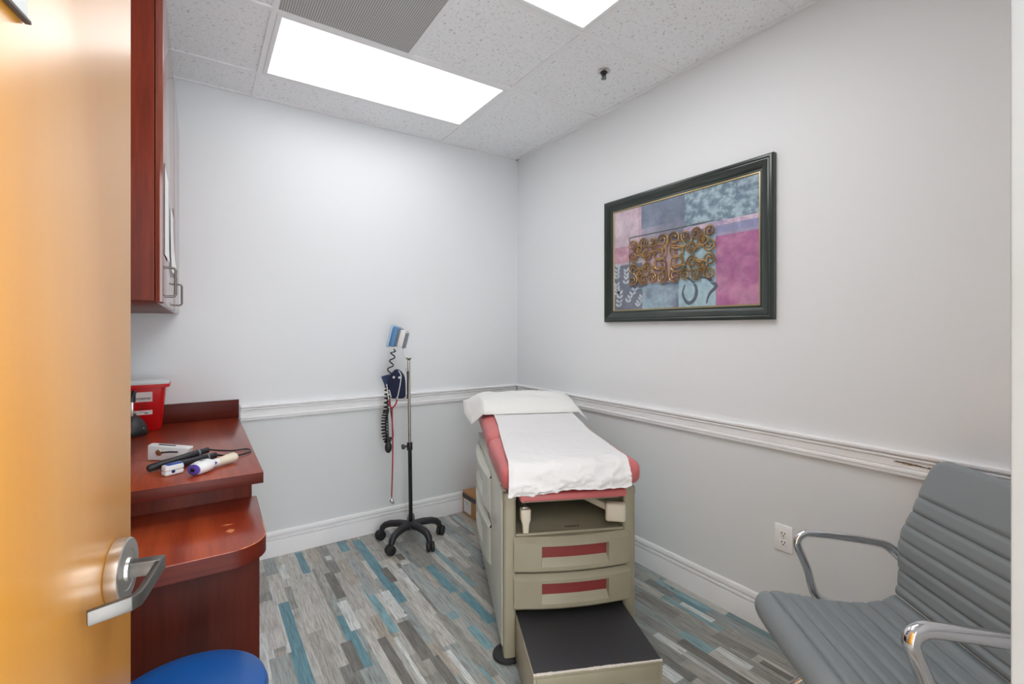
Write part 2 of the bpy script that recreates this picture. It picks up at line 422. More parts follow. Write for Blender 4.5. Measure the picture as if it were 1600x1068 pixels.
b = MB(); b.cyl((0, 0, .005), (0, 0, -.016), .0165, .012); b.tube([(-.011, 0, -.016), (-.012, 0, -.025), (-.003, 0, -.036)], .003, 8); b.tube([(.011, 0, -.016), (.012, 0, -.025), (.003, 0, -.036)], .003, 8); b.cyl((0, 0, -.016), (0, 0, -.036), .003); b.build('sprinkler_body', 'black_plastic', o)
b = MB(); b.cyl((0, 0, -.0355), (0, 0, -.038), .0145, n=16); b.build('deflector', 'grey_plastic', o)

# ------------------------------------------------------------------ wall outlet
o = thing('wall_outlet', 'white duplex electrical outlet on the right wall near the chair', 'outlet', (W, 1.076, .447), 0)
b = MB(); b.bx(-.006, -.0001, -.0375, .0375, -.058, .058, .002); b.build('cover_plate', 'outlet_white', o)
for z in (.0195, -.0195):
    b = MB(); b.bx(-.0078, -.0061, -.0165, .0165, z-.0145, z+.0145, .0008); rc = b.build('receptacle', 'outlet_white', o)
    b = MB(); b.bx(-.0083, -.0079, .005, .0085, z-.001, z+.0085); b.bx(-.0083, -.0079, -.0085, -.005, z, z+.0085); b.cyl((-.0083, 0, z-.0075), (-.0079, 0, z-.0075), .003, n=14); b.build('outlet_slot', 'slot_dark', rc)
b = MB(); b.cyl((-.0068, 0, 0), (-.0061, 0, 0), .003, n=14); b.build('screw', 'brushed_steel', o)

# ------------------------------------------------------------------ framed art on the right wall
PW, PH = 1.056, .748
art = thing('framed_picture', 'framed abstract collage picture with bronze scrollwork on the right wall', 'picture', (W, 1.637, 1.790))
# local helper: u to the right as seen (towards -y), v up
def A(u, v, d): return Vector((-d, -u, v))
prof = [(0, .002), (0, .024), (.006, .030), (.014, .0315), (.020, .029), (.024, .0305), (.040, .026), (.058, .016), (.064, .017), (.066, .014), (.066, .002)]
R = []
for su, sv in ((-1, -1), (1, -1), (1, 1), (-1, 1), (-1, -1)):
    R.append([A(su*(PW/2-i), sv*(PH/2-i), d) for i, d in prof])
b = MB(); b.loft(R, False); b.build('picture_frame', 'frame_green', art, angle=30)
prof2 = [(.066, .003), (.066, .0125), (.071, .0135), (.074, .0105), (.0745, .003)]
R = []
for su, sv in ((-1, -1), (1, -1), (1, 1), (-1, 1), (-1, -1)):
    R.append([A(su*(PW/2-i), sv*(PH/2-i), d) for i, d in prof2])
b = MB(); b.loft(R, False); b.build('frame_lip', 'frame_gold', art, angle=30)
b = MB(); b.bx(-.006, -.0005, -PW/2+.06, PW/2-.06, -PH/2+.06, PH/2-.06); 
cv = b.build('backing_board', 'frame_green', art)
UW, UH = PW/2-.0745, PH/2-.0745
# canvas: colour blocks carried by a face attribute
m = Mat('canvas', (160, 150, 170), .55)
at = m.node('ShaderNodeAttribute', attribute_name='paint')
v = m.coords(); f = m.noise(v, 26, 6, .7, .6); f3 = m.noise(v, 7, 3, .6, .5)
c = m.mix(at.outputs['Color'], m.ramp(f, [(.3, (196, 196, 202)), (.65, (255, 255, 255))]), .8, 'MULTIPLY')
c = m.mix(c, m.ramp(f3, [(.3, (186, 190, 200)), (.7, (255, 255, 255))]), .7, 'MULTIPLY')
gm_ = m.node('ShaderNodeGamma', Gamma=.72); m.L.new(c, gm_.inputs['Color'])
m.color(gm_.outputs['Color']); m.bump(f, .2, .001); M['canvas'] = m.m
nu, nv2 = 120, 80
def paint(u, v):   # u,v in 0..1 from left / from top
    n = noise.fractal(Vector((u*9, v*7, .3)), 1, 2, 4); n2 = noise.fractal(Vector((u*22, v*18, 4)), .8, 2, 4)
    LA = (206, 174, 192); BL = (112, 126, 150); DKB = (84, 94, 112); PK = (190, 128, 150); MG = (168, 84, 136); SKY = (150, 192, 206); PA = (214, 214, 224)
    def mx(a, b, t): t = max(0, min(1, t)); return tuple(x+(y-x)*t for x, y in zip(a, b))
    if u < .21:
        if v < .36: return mx(LA, (224, 200, 210), .5+n)
        if v < .52: return mx(PK, (214, 160, 176), .4+n2)
    if v < .40:
        if u < .235: return mx((188, 140, 164), LA, .3+n)
        if v < .30 or u < .55:
            if u > .56: return mx((96, 122, 142), (166, 196, 208), .45+1.6*n2)
            return mx(BL, DKB, (u-.2)*1.6+.6*n-.15) if v < .22 else mx((150, 146, 170), DKB, (u-.25)*1.8+.4*n)
        if v < .335: return mx((222, 194, 214), (178, 150, 190), .4+1.5*n2)
        return mx((128, 130, 176), (150, 150, 184), .5+n)
    if u > .755:
        if v < .43: return (150, 140, 176)
        return mx(MG, (196, 122, 160), .2+1.3*n+(v-.5)*.7+(.85-u)*.6)
    if v > .55 and u < .24: return mx((104, 110, 124), (92, 98, 116), .5+n)
    if u < .52 and v < .76: return mx((206, 172, 186), (180, 140, 160), .3+1.2*n) if u > .24 else mx((170, 178, 178), (190, 160, 174), .5+n)
    if u < .52: return mx((150, 182, 198), (92, 98, 118), (u-.27)*4+n)
    return mx((168, 204, 214), (146, 186, 200), .5+n2)
b = MB()
cf = []
vs = [[b.bm.verts.new(A(-UW+2*UW*i/nu, UH-2*UH*j/nv2, .0075)) for j in range(nv2+1)] for i in range(nu+1)]
for i in range(nu):
    for j in range(nv2):
        b.bm.faces.new((vs[i][j], vs[i][j+1], vs[i+1][j+1], vs[i+1][j])); cf += lin(paint((i+.5)/nu, (j+.5)/nv2))
# printed leaf sprigs and curls, part of the same painted surface
def uv(u, v, d=.0078): return A(-UW+2*UW*u, UH-2*UH*v, d)
def leaf(u, v, ang, s):
    p = uv(u, v); e1 = Vector((0, -math.cos(ang), math.sin(ang))); e2 = Vector((0, math.sin(ang), math.cos(ang)))
    pts = [p+e1*(s*t)+e2*(w*s) for t, w in ((0, 0), (.3, .2), (.65, .22), (1, 0), (.65, -.22), (.3, -.2))]
    b.bm.faces.new([b.bm.verts.new(q_) for q_ in pts])
rr = random.Random(5); n0 = len(b.bm.faces)
for (u0, v0, u1, v1) in ((.02, .70, .03, .55), (.04, .99, .05, .82), (.11, .95, .19, .80), (.10, .76, .11, .60), (.20, .99, .25, .88), (.02, .86, .02, .74)):
    for k in range(4):
        t_ = (k+.5)/4; u_, v_ = u0+(u1-u0)*t_, v0+(v1-v0)*t_
        for sgn in (1, -1):
            leaf(u_, v_, PI/2+sgn*.8+rr.uniform(-.2, .2), .034)
cf += lin((196, 210, 218))*(len(b.bm.faces)-n0); n0 = len(b.bm.faces)
for pts in ([(.56, .80), (.545, .88), (.57, .955), (.60, .965), (.63, .92), (.635, .84), (.60, .765), (.55, .74)], [(.70, .98), (.72, .90), (.76, .84), (.735, .80), (.71, .765), (.66, .75)]):
    P_ = [uv(u_, v_) for u_, v_ in pts]; S = []
    for i in range(len(P_)-1):
        p0, p1, p2, p3 = P_[max(i-1, 0)], P_[i], P_[i+1], P_[min(i+2, len(P_)-1)]
        for k in range(8):
            t_ = k/8; S.append(.5*((2*p1)+(p2-p0)*t_+(2*p0-5*p1+4*p2-p3)*t_**2+(3*p1-p0-3*p2+p3)*t_**3))
    wd = [.003+.007*math.sin(PI*i/len(S)) for i in range(len(S))]
    b.tube(S, .004, 8, rx=[(.0012, w_) for w_ in wd], up=(1, 0, 0))
cf += lin((74, 82, 96))*(len(b.bm.faces)-n0)
can = b.build('canvas', 'canvas', art)
aa = can.data.attributes.new('paint', 'FLOAT_COLOR', 'FACE'); aa.data.foreach_set('color', cf)
# engraved pane border
b = MB()
q0, q1, w0, w1 = .135, .755, .285, .80
b.tube([uv(q0, w0, .009), uv(q1, w0, .009)], .0035, 6); b.tube([uv(q0, w0, .009), uv(q0, w1, .009)], .003, 6)
b.build('border_line', 'grey_plastic', art)
b = MB(); b.tube([uv(q0, w1, .009), uv(q1, w1, .009)], .0015, 6); b.tube([uv(q1, w0, .009), uv(q1, w1, .009)], .0015, 6); b.build('border_line', 'pale_blue', art)
# scrollwork: mirrored spirals
b = MB()
def spiral(cu, cv_, r, a0, turns, tail=None, th=.0050):
    S = []; n = int(18*abs(turns))+6
    for k in range(n+1):
        t_ = k/n; ang = a0+turns*2*PI*t_; rad = r*(1-.72*t_)
        S.append(A(cu+rad*math.cos(ang), cv_+rad*math.sin(ang), .019))
    if tail is not None:
        p = S[0]; q_ = A(tail[0], tail[1], .019); tan = (S[0]-S[1]).normalized()*.05
        S = [q_*(1-t_)**2+(p+tan)*2*t_*(1-t_)+p*t_**2 for t_ in [i/10 for i in range(10)]]+S
    b.tube(S, [th*(.55+.45*min(1, i/4, (len(S)-1-i)/3+.5)) for i in range(len(S))], 7)
    b.ball(S[-1], (th*1.3,)*3, u=8, v=6)
cuO, cvO = -UW+2*UW*.452, UH-2*UH*.545
HWs, HHs = .265, .125
for sx_ in (1, -1):
    for sy_ in (1, -1):
        def q4(du, dv_, r, a0, tr, tail=None):
            if sx_*sy_ < 0: tr = -tr
            ang = math.atan2(sy_*math.sin(a0), sx_*math.cos(a0))
            spiral(cuO+sx_*du, cvO+sy_*dv_, r, ang, tr, None if tail is None else (cuO+sx_*tail[0], cvO+sy_*tail[1]))
        q4(.252, .104, .034, 4.2, -1.4, (.150, .028)); q4(.252, .038, .034, 3.4, 1.4, (.150, .000))
        q4(.172, .104, .032, 0.2, 1.5, (.215, .05)); q4(.108, .104, .030, 5.4, -1.4, (.115, .03))
        q4(.040, .102, .038, 3.6, -1.5, (.085, .045)); q4(.058, .034, .055, .6, 1.6, (.006, .07))
        q4(.150, .038, .031, 3.4, 1.5, (.095, .005)); q4(.206, .068, .018, 1., -1.3, (.18, .02))
b.build('scrollwork', 'scroll_bronze', art)

# ------------------------------------------------------------------ wall cabinet and papers
cab = thing('wall_cabinet', 'tall mahogany wall cabinet hanging above the counter on the left', 'cabinet', (XL, 1.752, 1.457))
CH = .993; CL = D-1.752-.002
b = MB(); b.bx(.0005, .312, 0, CL, 0, CH, .001); b.build('cabinet_body', 'mahogany_panel', cab)
dl = CL/2
for k in range(2):
    b = MB(); b.bx(.314, .3325, k*dl+.002, (k+1)*dl-.002, -.003, CH, .001); dr = b.build('cabinet_door', 'mahogany_door', cab)
    yh = (.075, .745)[k]
    b = MB(); z0, z1 = .018, .108
    b.tube([(.332, yh, z0), (.352, yh, z0), (.358, yh, z0+.002), (.361, yh, z0+.008), (.361, yh, z1-.008), (.358, yh, z1-.002), (.352, yh, z1), (.332, yh, z1)], .0038, 10); b.build('handle', 'dark_steel', dr)
def wall_sheet(name, y0, y1, z0, z1, mat, curl, label):
    XD = XL+.3328
    def fn(s, t_):
        y = y0+(y1-y0)*s; z = z0+(z1-z0)*t_
        return (XD+.0012+curl*(1-t_)**3*(.3+.7*s), y, z)
    b = MB(); b.sheet(fn, 8, 14, .0006); o = b.build(name, mat)
    return tag(o, label, 'paper')
p1 = wall_sheet('paper_sheet', 1.79, 2.0, 1.60, 1.875, 'hang_paper', .004, 'long notice sheet taped on the nearer cabinet door')
b = MB(); b.bx(XL+.3332, XL+.3355, 1.785, 1.789, 1.60, 1.878); b.build('sheet_border', 'sheet_edge', p1)
p2 = wall_sheet('paper_sheet', 2.16, 2.40, 1.585, 1.83, 'hang_paper', .016, 'white curling paper taped to the cabinet doors above the handles')
b = MB(); b.bx(XL+.3332, XL+.336, 2.402, 2.407, 1.585, 1.87); b.build('sheet_border', 'sheet_edge', p2)

# ------------------------------------------------------------------ counter
CZ = .86
o = thing('base_cabinet', 'mahogany base cabinet standing under the raised counter', 'cabinet', (XL, 2.07, 0))
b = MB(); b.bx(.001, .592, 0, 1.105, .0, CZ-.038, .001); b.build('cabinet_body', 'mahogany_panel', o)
wt = thing('counter_worktop', 'raised reddish mahogany laminate countertop along the left wall', 'countertop', (XL, 1.905, CZ-.038))
b = MB(); b.bx(.001, .6138, .0013, 1.272, 0, .038, .0005); b.build('worktop', 'mahogany_top', wt)
b = MB(); b.bx(.001, .615, 0, .0012, 0, .0376, .0003); b.bx(.6139, .615, .0013, 1.272, 0, .0376, .0003); b.build('dark_edge', 'mahogany_strip', wt)  # thin darker strip along the front and right edges
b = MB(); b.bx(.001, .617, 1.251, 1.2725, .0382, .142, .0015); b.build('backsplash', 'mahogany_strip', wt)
o = thing('desk_pedestal', 'mahogany panel base with painted shade under the lower rounded desk top', 'cabinet', (XL, 1.65, 0))
b = MB(); b.bx(.001, .578, 0, .418, 0, .678, .001); b.build('pedestal_body', 'mahogany_shaded', o)
dt = thing('writing_surface', 'lower mahogany desk top with rounded corner and worn edge', 'countertop', (XL, 1.585, .679))
pl = [(.001, .484), (.001, 0)]
rc = .10
for k in range(9):
    a_ = -PI/2+PI/2*k/8; pl.append((.598-rc+rc*math.cos(a_), rc+rc*math.sin(a_)))
pl.append((.606, .484))
b = MB(); b.prism(pl, 0, .051, bev=.002); b.build('desk_slab', 'mahogany_top', dt)
band = [(x_-.0, y_) for x_, y_ in pl[1:]]
R = []
for i, (x_, y_) in enumerate(band):
    pa, pb = Vector(band[max(i-1, 0)]), Vector(band[min(i+1, len(band)-1)]); t_ = (pb-pa).normalized(); n_ = Vector((t_.y, -t_.x))
    R.append([(x_+n_.x*d_, y_+n_.y*d_, z_) for d_, z_ in ((0, .0005), (.0015, .0005), (.0015, .0485), (0, .0485))])
b = MB(); b.loft(R); b.build('dark_edge', 'mahogany_strip', dt)  # thin darker strip around the slab's edge
simple('worn', (214, 132, 84), .5)
rr = random.Random(11)
for (cx, cy, rx_, ry_) in ((.505, .165, .013, .017), (.50, .225, .014, .006)):
    pl2 = [(cx+rx_*rr.uniform(.5, 1.15)*math.cos(2*PI*k/18), cy+ry_*rr.uniform(.5, 1.15)*math.sin(2*PI*k/18)) for k in range(18)]
    b = MB(); b.prism(pl2, .0508, .0514); b.build('worn_patch', 'worn', dt)
edge = [(.598-rc+(rc-.001)*math.cos(a_), rc+(rc-.001)*math.sin(a_), .0505) for a_ in [-PI/2+PI/2*k/12 for k in range(2, 13)]]+[(.5985, .16, .0505), (.599, .22, .0505)]
b = MB(); b.tube(edge, [.0006+.0014*rr.random() for _ in edge], 8); b.build('worn_rim', 'worn', dt)

# ------------------------------------------------------------------ things on the counter
# sharps bin
sb = thing('sharps_container', 'red sharps bin with a white lid at the back corner of the counter', 'bin', (-.262, 3.055, CZ+.0005))
def rrect(hx, hy, r, z, n=5, cx=0, cy=0):
    P_ = []
    for qx, qy, a0 in ((1, 1, 0), (-1, 1, PI/2), (-1, -1, PI), (1, -1, 3*PI/2)):
        for k in range(n+1):
            a_ = a0+PI/2*k/n; P_.append((cx+qx*(hx-r)+r*math.cos(a_), cy+qy*(hy-r)+r*math.sin(a_), z))
    return P_
b = MB(); b.loft([rrect(.098, .058, .015, .0), rrect(.104, .062, .018, .006), rrect(.122, .072, .02, .216), rrect(.140, .084, .02, .218), rrect(.141, .085, .02, .232), rrect(.134, .080, .02, .234)]); b.build('bin_body', 'red_plastic', sb)
b = MB(); b.loft([rrect(.137, .082, .02, .2342), rrect(.138, .083, .02, .242), rrect(.128, .076, .02, .247), rrect(.07, .05, .02, .252), rrect(.06, .04, .02, .252)]); b.build('lid', 'lid_clear', sb)
tilt = math.atan2(.010, .21)
def on_face(u, z, off): # front face of the tapered bin
    y = -(.0625+(.072-.062)*(z-.006)/.21)-off
    return Vector((u, y, z))
for (u0, u1, z0, z1) in ((-.07, .070, .148, .197), (-.05, .070, .083, .105)):
    b = MB(); b.sheet(lambda s, t_: on_face(u0+(u1-u0)*s, z0+(z1-z0)*t_, .0008), 2, 2, .0006); b.build('label', 'label_white', sb)
text_mesh('lettering', 'Sharps Container', .020, 'ink_black', sb, Matrix.Translation(on_face(-.004, .166, .0022)) @ Matrix.Rotation(PI/2-tilt, 4, 'X'))
b = MB()
for k, (u, w_) in enumerate(((-.03, .02), (.0, .012), (.045, .014))):
    p = on_face(u, .091, .002); b.box(p, (w_, .0006, .004))
for u, w_ in ((-.02, .05), (.03, .03)):
    p = on_face(u, .098, .002); b.box(p, (w_, .0006, .0014))
b.build('label_print', 'ink_black', sb)
# biohazard-like dark mark between the labels
b = MB()
for k in range(3):
    a_ = PI/2+k*2*PI/3; c_ = on_face(.03+.011*math.cos(a_), .129+.011*math.sin(a_), .0012)
    S = [c_+Vector((.010*math.cos(t_), 0, .010*math.sin(t_))) for t_ in [a_+.5+i*(2*PI-1)/12 for i in range(13)]]
    b.tube(S, .0014, 6)
for u0, u1, z_ in ((-.06, .055, .113),): b.tube([on_face(u0, z_, .0008), on_face(u1, z_, .0008)], .001, 6)
simple('dark_red', (120, 8, 14), .4); b.build('hazard_mark', 'dark_red', sb)

# black dome device with silver upright
o = thing('desktop_instrument', 'black dome-based desktop instrument with silver neck in front of the red bin', 'medical instrument', (-.272, 2.915, CZ+.0005))
b = MB(); b.lathe([(0, 0), (.064, 0), (.068, .006), (.066, .03), (.055, .06), (.035, .085), (.018, .098), (0, .10)], 40); b.build('dome_base', 'black_plastic', o)
b = MB(); b.bar([(.006, -.01, .09), (.006, -.008, .165)], [.014, .014], [.024, .020], up=(1, 0, 0), bev=.003); b.build('neck', 'brushed_steel', o)
b = MB(); b.tube([(.006, -.008, .16), (.008, -.005, .195), (.014, .0, .206), (.02, .003, .204)], [.014, .013, .011, .008], 14); b.build('head', 'black_gloss', o)
b = MB(); b.ball((.052, -.036, .034), (.003, .003, .003)); b.build('indicator_lamp', 'yellowed', o)

CT = CZ+.0006
# white device
rzw = R_(-35)
o = thing('white_device', 'white tapered plastic device with a round metal dial lying behind black handles', 'medical device', (-.090, 2.278, CT), rzw)
b = MB(); b.loft([[(-.086, -.010, 0), (-.094, .0, .058), (-.094, .028, .062), (-.086, .05, 0)], [(.058, -.010, 0), (.074, .0, .046), (.074, .028, .050), (.05, .05, 0)]])
bmesh.ops.bevel(b.bm, geom=b.bm.edges[:], offset=.005, segments=3, profile=.5, affect='EDGES'); b.build('device_body', 'white_plastic', o)
b = MB(); b.bar([(-.055, .012, .0590), (.012, .012, .0540)], [.0012, .0012], [.006, .006]); b.build('top_slot', 'tape_black', o)
b = MB(); b.cyl((-.040, -.004, .032), (-.040, -.011, .030), .0125, n=24, bev=.001); b.build('dial', 'coin', o)
b = MB(); b.tube([(-.030, -.0095, .031), (.0, -.010, .034), (.035, -.010, .034)], .0028, 8); b.build('lead', 'black_gloss', o)
# two black corded handles
o = thing('corded_handles', 'pair of black instrument handles with a looping black cord on the counter', 'medical instrument', (-.06, 2.17, CT))
def world_line(pa, pb, n=2): return [Vector(pa).lerp(Vector(pb), i/n) for i in range(n+1)]
L0 = Vector((-.06, 2.17, 0))
def LW(x_, y_, z_): return Vector((x_, y_, z_))-L0
for (pa, pb, z0, z1) in (((-.150, 2.118), (.035, 2.220), .0152, .036), ((-.108, 2.090), (.060, 2.205),   .0152, .0150)):
    b = MB(); b.tube([LW(pa[0]+(pb[0]-pa[0])*t_, pa[1]+(pb[1]-pa[1])*t_, z0+(z1-z0)*t_) for t_ in (0, .02, .3, .55, .86, .87, .98, 1)], [.010, .013, .0135, .0125, .0125, .0115, .0115, .008], 16)
    hh = b.build('instrument_handle', 'black_plastic', o)
    b = MB(); b.tube([LW(pa[0]+(pb[0]-pa[0])*t_, pa[1]+(pb[1]-pa[1])*t_, z0+(z1-z0)*t_) for t_ in (.80, .83)], .0137, 16); b.build('collar_ring', 'grey_plastic', hh)
cp = [(.035, 2.220, .036), (.075, 2.25, .02), (.12, 2.275, .008), (.162, 2.285, .006), (.182, 2.262, .006), (.178, 2.225, .006), (.15, 2.195, .006), (.115, 2.185, .007), (.085, 2.195, .010), (.060, 2.205, .0150)]
def crom(P_, n=8, closed=False):
    P_ = [Vector(p) for p in P_]; S = []
    for i in range(len(P_)-1):
        p0, p1, p2, p3 = P_[max(i-1, 0)], P_[i], P_[i+1], P_[min(i+2, len(P_)-1)]
        for k in range(n):
            t_ = k/n; S.append(.5*((2*p1)+(p2-p0)*t_+(2*p0-5*p1+4*p2-p3)*t_**2+(3*p1-p0-3*p2+p3)*t_**3))
    return S+[P_[-1]]
b = MB(); b.tube(crom([LW(*p) for p in cp]), .0032, 10); b.build('cord', 'black_gloss', o)
# pulse oximeter
o = thing('pulse_oximeter', 'small white and blue clip-on finger oximeter beside the black handles', 'medical device', (-.075, 2.052, CT), R_(28))
b = MB(); b.box((0, 0, .009), (.060, .032, .016), .005, 3); b.build('lower_shell', 'white_plastic', o)
b = MB(); b.loft([rrect(.030, .016, .006, .019), rrect(.031, .0165, .006, .024), rrect(.029, .015, .006, .034), rrect(.026, .012, .006, .036)]); b.build('upper_shell', 'white_plastic', o)
b = MB(); b.box((.004, 0, .037), (.048, .026, .004), .0015); b.build('blue_top', 'oxi_blue', o)
b = MB(); b.box((0, 0, .0175), (.05, .024, .003)); b.build('hinge_pad', 'tape_black', o)
b = MB(); b.cyl((-.006, -.0158, .014), (-.006, -.0178, .014), .0055, n=20); b.build('button', 'ink_navy', o) if 'ink_navy' in M else (simple('ink_navy', (24, 32, 92), .4), b.build('button', 'ink_navy', o))
# infrared thermometer lying on its side
o = thing('infrared_thermometer', 'white and purple infrared thermometer gun lying near the counter edge', 'thermometer', (.012, 2.008, CT), R_(48))
b = MB(); b.loft([[(x_, y_*s_, .024+z_*s_) for x_, y_, z_ in [(x0_, .030*math.cos(2*PI*k/20), .023*math.sin(2*PI*k/20)) for k in range(20)]] for x0_, s_ in ((-.034, .70), (-.030, .88), (-.015, 1), (.012, 1), (.026, .92), (.036, .70))]); b.build('sensor_head', 'white_plastic', o)
b = MB(); b.loft([[(x0_, y0_+a_*math.cos(2*PI*k/18), zc_+c_*math.sin(2*PI*k/18)) for k in range(18)] for x0_, y0_, zc_, a_, c_ in ((.020, 0, .022, .017, .016), (.045, .0, .021, .013, .014), (.07, -.001, .02, .0135, .0145))]); b.build('grip', 'white_plastic', o)
b = MB(); b.loft([[(x0_, y0_+a_*math.cos(2*PI*k/18), zc_+c_*math.sin(2*PI*k/18)) for k in range(18)] for x0_, y0_, zc_, a_, c_ in ((.07, -.001, .02, .0135, .0145), (.09, -.003, .02, .015, .0155), (.118, -.007, .0205, .0185, .0175), (.140, -.010, .0205, .0195, .018), (.144, -.0105, .0205, .017, .016))]); b.build('yellowed_grip_end', 'yellowed', o)
b = MB(); b.loft([[(-.0345-.004*i, a_*math.cos(2*PI*k/24)*1.05, .023+a_*.78*math.sin(2*PI*k/24)) for k in range(24)] for i, a_ in enumerate((.0225, .0235, .018))]); dp = b.build('purple_face', 'purple', o)
b = MB(); b.box((-.0432, 0, .023), (.0015, .016, .012), .0005); b.build('screen', 'black_gloss', dp)
b = MB(); b.ball((.040, -.0125, .024), (.014, .004, .006)); b.build('trigger_button', 'purple', o)
b = MB()
for k in range(3): b.box((-.012+.006*k, -.004, .0472), (.003, .012, .0008))
b.box((.010, -.004, .0472), (.002, .005, .0008)); b.build('marking', 'grey_plastic', o)

# ------------------------------------------------------------------ blue stool
st = thing('round_stool', 'round stool with a blue vinyl seat in front of the desk', 'stool', (-.030, 1.325, 0))
SZ = .535
b = MB(); b.lathe([(0, SZ-.065), (.165, SZ-.065), (.172, SZ-.06), (.176, SZ-.045), (.176, SZ-.03), (.170, SZ-.014), (.152, SZ-.004), (.11, SZ+.002), (0, SZ+.004)], 64); b.build('seat_cushion', 'stool_blue', st)
b = MB(); b.cyl((0, 0, SZ-.08), (0, 0, SZ-.0655), .12); b.cyl((0, 0, .28), (0, 0, SZ-.08), .014); b.cyl((0, 0, .09), (0, 0, .30), .025); b.build('column', 'chrome', st)
b = MB(); b.cyl((0, 0, .075), (0, 0, .12), .04); hub = b.build('base_hub', 'black_plastic', st)
for k in range(5):
    a_ = 2*PI*k/5+.3; c_, s_ = math.cos(a_), math.sin(a_)
    b = MB(); b.bar([(.02*c_, .02*s_, .10), (.12*c_, .12*s_, .095), (.21*c_, .21*s_, .07)], [.035, .03, .025], [.035, .03, .026], bev=.004); lg = b.build('base_leg', 'black_plastic', st)
    b = MB(); px, py = .2*c_, .2*s_
    b.cyl((px, py, .05), (px, py, .075), .007)
    for sg_ in (-1, 1): b.cyl((px-s_*.004*sg_, py+c_*.004*sg_, .025), (px-s_*.02*sg_, py+c_*.02*sg_, .025), .025, bev=.003)
    b.build('caster', 'rubber_black', lg)

# ------------------------------------------------------------------ blood pressure stand
SX, SY = 1.147, 2.911
st = thing('blood_pressure_monitor', 'wheeled pole stand with blue pressure gauge and navy cuff by the back wall', 'medical stand', (SX, SY, 0), -YAW)
def S2(px, py, dep=0): return Vector(((px-641.9)/241.3, dep, H-(py-HY)/241.3))
b = MB(); b.lathe([(0, .085), (.036, .085), (.046, .092), (.046, .112), (.038, .122), (.022, .126), (.018, .132), (0, .132)], 36); b.build('base_hub', 'black_plastic', st)
for px, py in ((605, 862), (672, 854), (687, 828), (588, 838)): pass
ang0 = R_(-76)+YAW
for k in range(5):
    a_ = ang0+2*PI*k/5; c_, s_ = math.cos(a_), math.sin(a_)
    rs = [(.02, .108), (.08, .113), (.14, .108), (.17, .098), (.190, .080), (.197, .058)]
    b = MB(); b.tube([(r_*c_, r_*s_, z_) for r_, z_ in rs], 0, 14, rx=[(.024, .027), (.022, .026), (.021, .024), (.021, .022), (.020, .021), (.017, .019)]); lg = b.build('base_leg', 'black_plastic', st)
    b = MB(); px, py = .205*c_, .205*s_; ca = a_+PI/2+(.9 if k % 2 else -.5); cc, cs = math.cos(ca), math.sin(ca)
    for sg_ in (-1, 1): b.cyl((px+cc*.003*sg_, py+cs*.003*sg_, .030), (px+cc*.024*sg_, py+cs*.024*sg_, .030), .030, bev=.005)
    b.box((px, py, .044), (.02, .02, .03), .004, rz=ca); b.cyl((px, py, .04), (.195*c_, .195*s_, .064), .008); b.build('caster', 'rubber_black', lg)
topx = -.014
b = MB(); b.cyl((0, 0, .12), (topx*.5, 0, .625), .0125); b.build('lower_tube', 'black_gloss', st)
b = MB(); b.cyl((topx*.5, 0, .60), (topx, 0, 1.186), .0088); b.lathe([(.0088, -.012), (.02, 0), (.02, .003), (0, .004)], 24, Matrix.Translation((topx, 0, 1.183))); b.build('upper_pole', 'pole_steel', st)
b = MB(); b.cyl((topx*.5, 0, .588), (topx*.5, 0, .64), .0175, bev=.003); cl = b.build('height_collar', 'black_plastic', st)
b = MB(); b.cyl((topx*.5-.012, 0, .615), (topx*.5-.034, -.01, .615), .007); b.cyl((topx*.5-.03, -.009, .615), (topx*.5-.05, -.016, .612), .016, n=8, bev=.003); b.build('knob', 'black_plastic', cl)
b = MB(); b.tube(crom([(topx, 0, 1.187), (-.03, 0, 1.192), (-.042, 0, 1.20), (-.044, 0, 1.25), (-.036, 0, 1.29)]), .0045, 10); b.build('gauge_bracket', 'white_plastic', st)
# wire basket
b = MB()
bx0, bx1, by0, by1, bz0, bz1 = -.125, -.022, -.085, .0, .925, 1.07
b.tube([(bx0, by0, bz0), (bx1, by0, bz0), (bx1, by1, bz0), (bx0, by1, bz0)], .0022, 8, closed=True)
for x_ in (bx0, (bx0+bx1)/2, bx1): b.tube([(x_, by0, bz0+.02), (x_, by0, bz0), (x_, by1, bz0), (x_, by1, bz1)], .0018, 8)
b.tube([(bx1, -.01, 1.115), (bx1-.004, -.02, 1.12), (bx1, -.02, bz1)], .0025, 8); b.build('wire_basket', 'brushed_steel', st)
b = MB(); b.bx(-.022, -.010, -.02, .004, .925, 1.10, .002); b.build('basket_plate', 'slot_dark', st)
# gauge with cuff
sp = st
gm = Matrix.Translation(S2(621.5, 526)) @ Matrix.Rotation(R_(14), 4, 'Y')
b = MB(); b.bx(-.030, .004, -.058, .058, -.066, .062, .008, 3, gm); gc = b.build('gauge_case', 'blue_plastic', sp)
b = MB(); b.bx(-.0455, -.0302, -.066, .066, -.074, .068, .006, 3, gm); b.build('gauge_bezel', 'pale_blue', gc)
b = MB(); b.bx(.0045, .018, -.052, .052, -.060, .056, .003, 2, gm); b.build('gauge_rear', 'grey_plastic', gc)
b = MB(); b.bx(.0185, .052, -.046, .046, -.056, .052, .003, 2, gm); b.build('mount_housing', 'white_plastic', sp)
b = MB(); b.bx(.0525, .060, -.04, .04, -.062, .038, .001, 2, gm); b.build('mount_plate', 'grey_plastic', sp)
